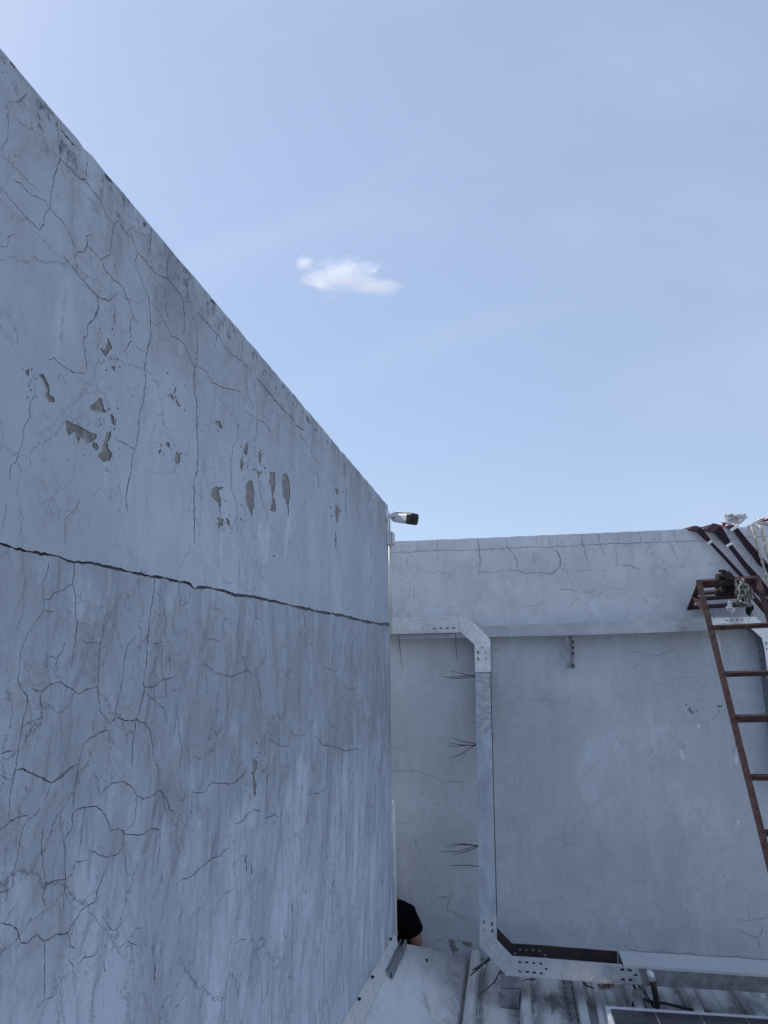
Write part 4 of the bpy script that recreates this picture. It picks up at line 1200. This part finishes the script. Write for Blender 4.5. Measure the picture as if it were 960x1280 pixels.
# ------------------------------------------------------------------ roof clutter on the right
zp = .14
c1 = on_z(756, 1257, zp); c2 = on_z(960, 1272, zp)
pan = thing('solar_panel', Vector((c1.x+.57, c1.y-.9, 0)), 'dark solar panel with silver frame lying on the roof at the lower right', 'solar panel')
ncx, ncy, cs, gap, fw = 5, 8, .222, .006, .024
PW, PL = ncx*(cs+gap)+gap+2*fw, ncy*(cs*.93+gap)+gap+2*fw
x0, y1 = c1.x, c1.y
MB().box((x0+fw, y1-PL+fw, zp-.012), (x0+PW-fw, y1-fw, zp-.006)).build('backsheet', M['sheet'], pan)
for a, b in (((x0, y1-fw, zp-.035), (x0+PW, y1, zp)), ((x0, y1-PL, zp-.035), (x0+PW, y1-PL+fw, zp)), ((x0, y1-PL+fw+.0005, zp-.035), (x0+fw, y1-fw-.0005, zp-.0004)), ((x0+PW-fw, y1-PL+fw+.0005, zp-.035), (x0+PW, y1-fw-.0005, zp-.0004))):
    MB().box(a, b).build('frame_bar', M['alu'], pan, bevel=.0015)
first = None
for i in range(ncx):
    for j in range(ncy):
        lx = x0+fw+gap+i*(cs+gap); ly = y1-fw-gap-(j+1)*cs*.93-j*gap
        if first is None:
            first = MB().box((lx, ly, zp-.0055), (lx+cs, ly+cs*.93, zp-.003)).build('solar_cell', M['cell'], pan); fx, fy = lx, ly
        else:
            o = first.copy(); COL.objects.link(o); o.parent = pan; o.location = first.location+Vector((lx-fx, ly-fy, 0))
for (lx, ly) in ((x0+.2, y1-.25), (x0+PW-.2, y1-.25), (x0+.2, y1-PL+.25), (x0+PW-.2, y1-PL+.25)):
    MB().box((lx-.02, ly-.03, .0005), (lx+.02, ly+.03, zp-.036)).build('mounting_foot', M['alu'], pan)

# white pipe, perforated channel
pa, pb = on_z(743, 1228, .02), on_z(753.5, 1282, .02); d_ = (pb-pa).normalized()
MB().tube([pa+Vector((0, .05, 0)), pb+d_*1.0], .018, 12).build('white_pipe', M['white'], smooth=True, label='straight white plastic pipe lying on the roof left of the solar panel', cat='pipe')
pch = thing('perforated_channel', on_z(715, 1255, .02), 'grey perforated metal channel lying along a roof rib under the bottom tray', 'metal channel')
cl1, cl2 = on_z(709, 1227, .03), on_z(719.5, 1280, .03); d_ = (cl2-cl1).normalized(); cl2 = cl1+d_*1.6; cl1 = cl1-d_*.08
sx = d_.cross(Vector((0, 0, 1))).normalized()
for p in (cl1, cl2): p.z = .026
MB().bar(cl1, cl2, .046, .003).bar(cl1+sx*.0245+Vector((0, 0, -.010)), cl2+sx*.0245+Vector((0, 0, -.010)), .003, .028).bar(cl1-sx*.0245+Vector((0, 0, -.010)), cl2-sx*.0245+Vector((0, 0, -.010)), .003, .028).build('channel_body', M['galv_dull'], pch)
nn_ = 26; fs = None
for k in (-1, 1):
    for i in range(nn_):
        p = cl1.lerp(cl2, (i+.5)/nn_)+sx*k*.019+Vector((0, 0, .0022))
        if fs is None:
            fs = MB().bar(p-d_*.017, p+d_*.017, .007, .001).build('channel_slot', M['bolt_and_slot'], pch); f0 = p.copy()
        else:
            o = fs.copy(); COL.objects.link(o); o.parent = pch; o.location = fs.location+(p-f0)
# black conduit with a grey cap, leaning on the tray
RT = lambda x, y: (740+x/4.364, 1170+y/4.364)
bc = thing('cable_conduit', on_z(821, 1260, .05), 'black flexible conduit with grey metal end cap leaning on the bottom tray', 'conduit')
ya_ = YB-.03
p_t, p_m = on_y(*RT(318, 205), ya_), on_y(*RT(328, 235), ya_-.005); p_b = on_z(*RT(358, 392), .06)
MB().tube([p_m, p_m.lerp(p_b, .5)+Vector((0, 0, .01)), p_b], .0165, 12).build('black_tube', M['black'], bc, smooth=True)
MB().tube([p_t+Vector((-.01, .02, .004)), p_t, p_m+(p_b-p_m)*.05], [.015, .021, .020], 12).build('end_cap', M['alu'], bc, smooth=True)
cab = [on_z(*RT(285, 345), .05), on_z(*RT(310, 357), .06), on_z(*RT(400, 368), .06), on_z(*RT(500, 392), .05), on_z(*RT(580, 408), .03), on_z(*RT(650, 420), .03)]
MB().tube(cab, .008, 8).build('black_cable', M['black'], smooth=True, label='thin black cable lying across the ribs just above the solar panel frame', cat='cable')
for q_, lb in (((RT(205, 235), RT(240, 290), RT(232, 340), RT(222, 380)), 'dark looped cable below the splice plate, nearer the white pipe'),
               ((RT(255, 270), RT(285, 300), RT(310, 345), RT(335, 385)), 'dark cable slanting down from the splice plate toward the black conduit')):
    MB().tube([on_y(*q_[0], YB+.02)]+[on_z(*p, .04) for p in q_[1:]], .007, 8).build('black_cable', M['black'], smooth=True, label=lb, cat='cable')
pw = [on_y(*RT(245, 225), YB-.004), on_y(*RT(268, 265), YB-.006), on_z(*RT(300, 340), .05)]
MB().ribbon(pw, [.02, .02, .016], (1, 0, .1), .003).build('metal_strap', M['galv'], label='short shiny metal strap hanging off the bottom tray splice', cat='strap')
rnd = random.Random(4)
c = on_z(757, 1231, .012); mb = MB()
for k in range(9):
    p = c+Vector((rnd.uniform(-.07, .07), rnd.uniform(-.03, .03), rnd.uniform(-.006, .01))); a = rnd.uniform(0, 6); u = Vector((math.cos(a), math.sin(a), rnd.uniform(-.3, .3)))*rnd.uniform(.018, .035); v = Vector((-math.sin(a), math.cos(a), rnd.uniform(-.4, .4)))*.012
    mb.add([p-u, p+v+Vector((0, 0, .006)), p+u, p-v+Vector((0, 0, .004))], [(0, 1, 2, 3)])
mb.build('dead_leaves', M['leaf'], solid=.001, label='small heap of dry brown leaves under the tray beside the white pipe', cat='leaves')

# ------------------------------------------------------------------ person crouching behind the wall end
def skin(name, verts, edges, mat, parent, root=0, sub=2):
    me = bpy.data.meshes.new(name); off = wloc(parent)
    me.from_pydata([tuple(Vector(v[0])-off) for v in verts], edges, []); o = bpy.data.objects.new(name, me); COL.objects.link(o); o.parent = parent
    md = o.modifiers.new('skin', 'SKIN'); md.use_smooth_shade = True
    if not me.skin_vertices: me.attributes.new
    for i, v in enumerate(verts):
        r = v[1] if isinstance(v[1], tuple) else (v[1], v[1]); me.skin_vertices[0].data[i].radius = r
    me.skin_vertices[0].data[root].use_root = True
    ms = o.modifiers.new('sub', 'SUBSURF'); ms.levels = ms.render_levels = sub
    me.materials.append(mat); return o
YP = 5.0
neck = on_y(490.5, 1110, YP); sh = on_y(511, 1144, YP); el = on_y(525, 1178, YP-.02)
per = thing('person', Vector((neck.x, YP+.05, 0)), 'person in a black T-shirt crouching behind the end of the left wall', 'person')
X0 = neck.x-.045; zs = sh.z
hip = Vector((X0-.05, YP-.05, .20)); ch = Vector((X0-.01, YP+.02, zs-.14)); ub = Vector((X0, YP+.03, zs-.01)); nk = Vector((X0-.01, YP+.06, neck.z+.0))
hd = Vector((X0-.05, YP+.12, neck.z+.12))
shR = Vector((sh.x-.02, YP+.02, sh.z-.01)); shL = Vector((2*X0-shR.x, YP+.04, sh.z-.01))
elR = Vector((el.x-.018, YP+.0, el.z-.01)); elL = Vector((2*X0-elR.x-.03, YP+.10, el.z))
wrR = elR+Vector((-.06, .19, -.13)); wrL = elL+Vector((.05, .20, -.08))
kR, kL = hip+Vector((.16, .32, .13)), hip+Vector((-.16, .32, .13)); aR, aL = hip+Vector((.14, .12, -.13)), hip+Vector((-.14, .12, -.13))
tR, tL = aR+Vector((.02, .19, -.045)), aL+Vector((-.02, .19, -.045))
bv = [(hip, (.13, .10)), (ch, (.13, .09)), (ub, (.10, .07)), (nk, .052), (hd-Vector((0, .01, .04)), .07),
      (shR, .052), (elR, .040), (wrR, .027), (shL, .052), (elL, .040), (wrL, .027),
      (kR, .058), (aR, .038), (tR, .034), (kL, .058), (aL, .038), (tL, .034),
      (hd+Vector((0, .0, .04)), (.075, .085)), (hd+Vector((0, 0, .085)), .055)]
be = [(0, 1), (1, 2), (2, 3), (3, 4), (2, 5), (5, 6), (6, 7), (2, 8), (8, 9), (9, 10), (0, 11), (11, 12), (12, 13), (0, 14), (14, 15), (15, 16), (4, 17), (17, 18)]
for wr, src, sg, wi in ((wrR, elR, 1, 7), (wrL, elL, -1, 10)):
    dr_ = (wr-src).normalized(); sd_ = dr_.cross(Vector((0, 0, 1))).normalized()*sg; pi_ = len(bv); bv.append((wr+dr_*.05, (.036, .017))); be.append((wi, pi_))
    for k, (ln, of_) in enumerate(((.07, -.026), (.08, -.009), (.075, .009), (.06, .026))):
        a_ = wr+dr_*.085+sd_*of_; i0 = len(bv)
        bv += [(a_, .0095), (a_+dr_*ln*.5-Vector((0, 0, .008)), .0085), (a_+dr_*ln*.9-Vector((0, 0, .028)), .007)]; be += [(pi_, i0), (i0, i0+1), (i0+1, i0+2)]
    i0 = len(bv); bv += [(wr+dr_*.035-sd_*.042, .011), (wr+dr_*.075-sd_*.056, .0085)]; be += [(pi_, i0), (i0, i0+1)]
skin('body', bv, be, M['skin'], per)
mid = lambda a, b, t: a.lerp(b, t)
sv = [(hip+Vector((0, .01, .03)), (.165, .125)), (ch, (.165, .115)), (ub+Vector((0, 0, -.0)), (.13, .09)), (ub.lerp(nk, .60), (.085, .07)),
      (shR+Vector((0, 0, -.005)), .088), (mid(shR, elR, .55), .078), (mid(shR, elR, .80), .072), (shL, .075), (mid(shL, elL, .6), .062), (mid(shL, elL, .9), .060)]
skin('t_shirt', sv, [(0, 1), (1, 2), (2, 3), (2, 4), (4, 5), (5, 6), (2, 7), (7, 8), (8, 9)], M['shirt'], per)
tv = [(hip, (.16, .13)), (mid(hip, kR, .5)+Vector((.02, 0, .02)), .085), (kR, .072), (aR+Vector((0, 0, .02)), .056), (mid(hip, kL, .5)+Vector((-.02, 0, .02)), .085), (kL, .072), (aL+Vector((0, 0, .02)), .056)]
skin('trousers', tv, [(0, 1), (1, 2), (2, 3), (0, 4), (4, 5), (5, 6)], M['trousers'], per)
hv = [(hd+Vector((0, -.035, .0)), .075), (hd+Vector((0, -.01, .065)), .080), (hd+Vector((0, .04, .095)), .055)]
skin('hair', hv, [(0, 1), (1, 2)], M['hair'], per)
for sgn in (-1, 1):
    MB().tube([hd+Vector((sgn*.078, .0, -.005)), hd+Vector((sgn*.086, -.006, .02))], [.012, .018], 8, flat=.5).build('ear', M['skin'], per, smooth=True)
    MB().tube([hd+Vector((sgn*.030, .082, .012)), hd+Vector((sgn*.030, .092, .012))], [.012, .006], 10).build('eye', M['white'], per, smooth=True)
MB().tube([hd+Vector((0, .08, .02)), hd+Vector((0, .108, -.015)), hd+Vector((0, .085, -.022))], [.008, .014, .010], 8).build('nose', M['skin'], per, smooth=True)
MB().tube([hd+Vector((-.024, .080, -.048)), hd+Vector((0, .088, -.050)), hd+Vector((.024, .080, -.048))], [.004, .008, .004], 8).build('mouth', simple('lips', (.3, .12, .10), .5), per, smooth=True)
for a_, t__ in ((aR, tR), (aL, tL)):
    MB().tube([a_+Vector((0, -.05, -.03)), a_+Vector((0, .02, -.02)), t__+Vector((0, -.03, 0)), t__+Vector((0, .05, -.006))], [.04, .048, .044, .025], 10, flat=.75).build('shoe', M['black'], per, smooth=True)

# ------------------------------------------------------------------ the one small cloud
def cloud():
    dist = 900.
    def at(px, py): d_ = ray(px, py).normalized(); return CAM+d_*dist
    c = at(440, 350); k = dist/F_PX*1.03
    mb = bmesh.new()
    blobs = [(440, 350, 62, 28), (405, 342, 34, 22), (470, 356, 34, 18), (384, 330, 14, 13)]
    fwd = ray(440, 350).normalized(); rt = fwd.cross(Vector((0, 0, 1))).normalized(); upv = rt.cross(fwd)
    for (px, py, rx, rz) in blobs:
        p = at(px, py); m_ = Matrix((rt*rx*k, fwd*rx*k*.8, upv*rz*k)).transposed().to_4x4(); m_.translation = p
        bmesh.ops.create_icosphere(mb, subdivisions=3, radius=1, matrix=m_)
    me = bpy.data.meshes.new('cloud'); 
    for v in mb.verts: v.co -= c
    mb.to_mesh(me); mb.free()
    rot = Matrix((rt, fwd, upv)).transposed(); me.transform(rot.inverted().to_4x4())
    o = bpy.data.objects.new('cloud', me); COL.objects.link(o); o.location = c; o.rotation_euler = rot.to_euler()
    md = o.modifiers.new('remesh', 'REMESH'); md.mode = 'VOXEL'; md.voxel_size = 1.6
    m, n, b = newmat('cloud_vapour'); n.nodes.remove(b)
    v = N(n, 'ShaderNodeVolumePrincipled'); v.inputs['Color'].default_value = (.97, .97, .98, 1)
    if 'Anisotropy' in v.inputs: v.inputs['Anisotropy'].default_value = .3
    p = N(n, 'ShaderNodeTexCoord').outputs['Object']; f = noise(n, mapping(n, p, (.8, 1, 1.5)), .062, 7, .68, .7)
    near = None
    for px, py, rx, rz in ((433, 344, 42, 20), (468, 357, 34, 10), (408, 350, 30, 13), (384, 331, 12, 9)):
        x_, z_ = (px-440)*k, -(py-350)*k; sc = (1/(rx*k), 1/(34*k), 1/(rz*k))
        ln = N(n, 'ShaderNodeVectorMath', operation='LENGTH'); n.links.new(mapping(n, p, sc, (-x_*sc[0], 0, -z_*sc[2])), ln.inputs[0])
        if near is None: near = ln.outputs['Value']
        else:
            sm = N(n, 'ShaderNodeMath', operation='SMOOTH_MIN'); sm.inputs[2].default_value = .55
            n.links.new(near, sm.inputs[0]); n.links.new(ln.outputs['Value'], sm.inputs[1]); near = sm.outputs[0]
    fall = math_(n, 'ADD', near, math_(n, 'MULTIPLY', math_(n, 'SUBTRACT', f, .5), 3.6))
    n.links.new(ramp(n, fall, 1.05, .0, 0, .034), v.inputs['Density'])
    n.links.new(v.outputs[0], n.nodes['Material Output'].inputs['Volume'])
    me.materials.append(m)
    tag(o, 'small white fluffy cloud alone in the pale blue sky above the camera', 'cloud')
cloud()
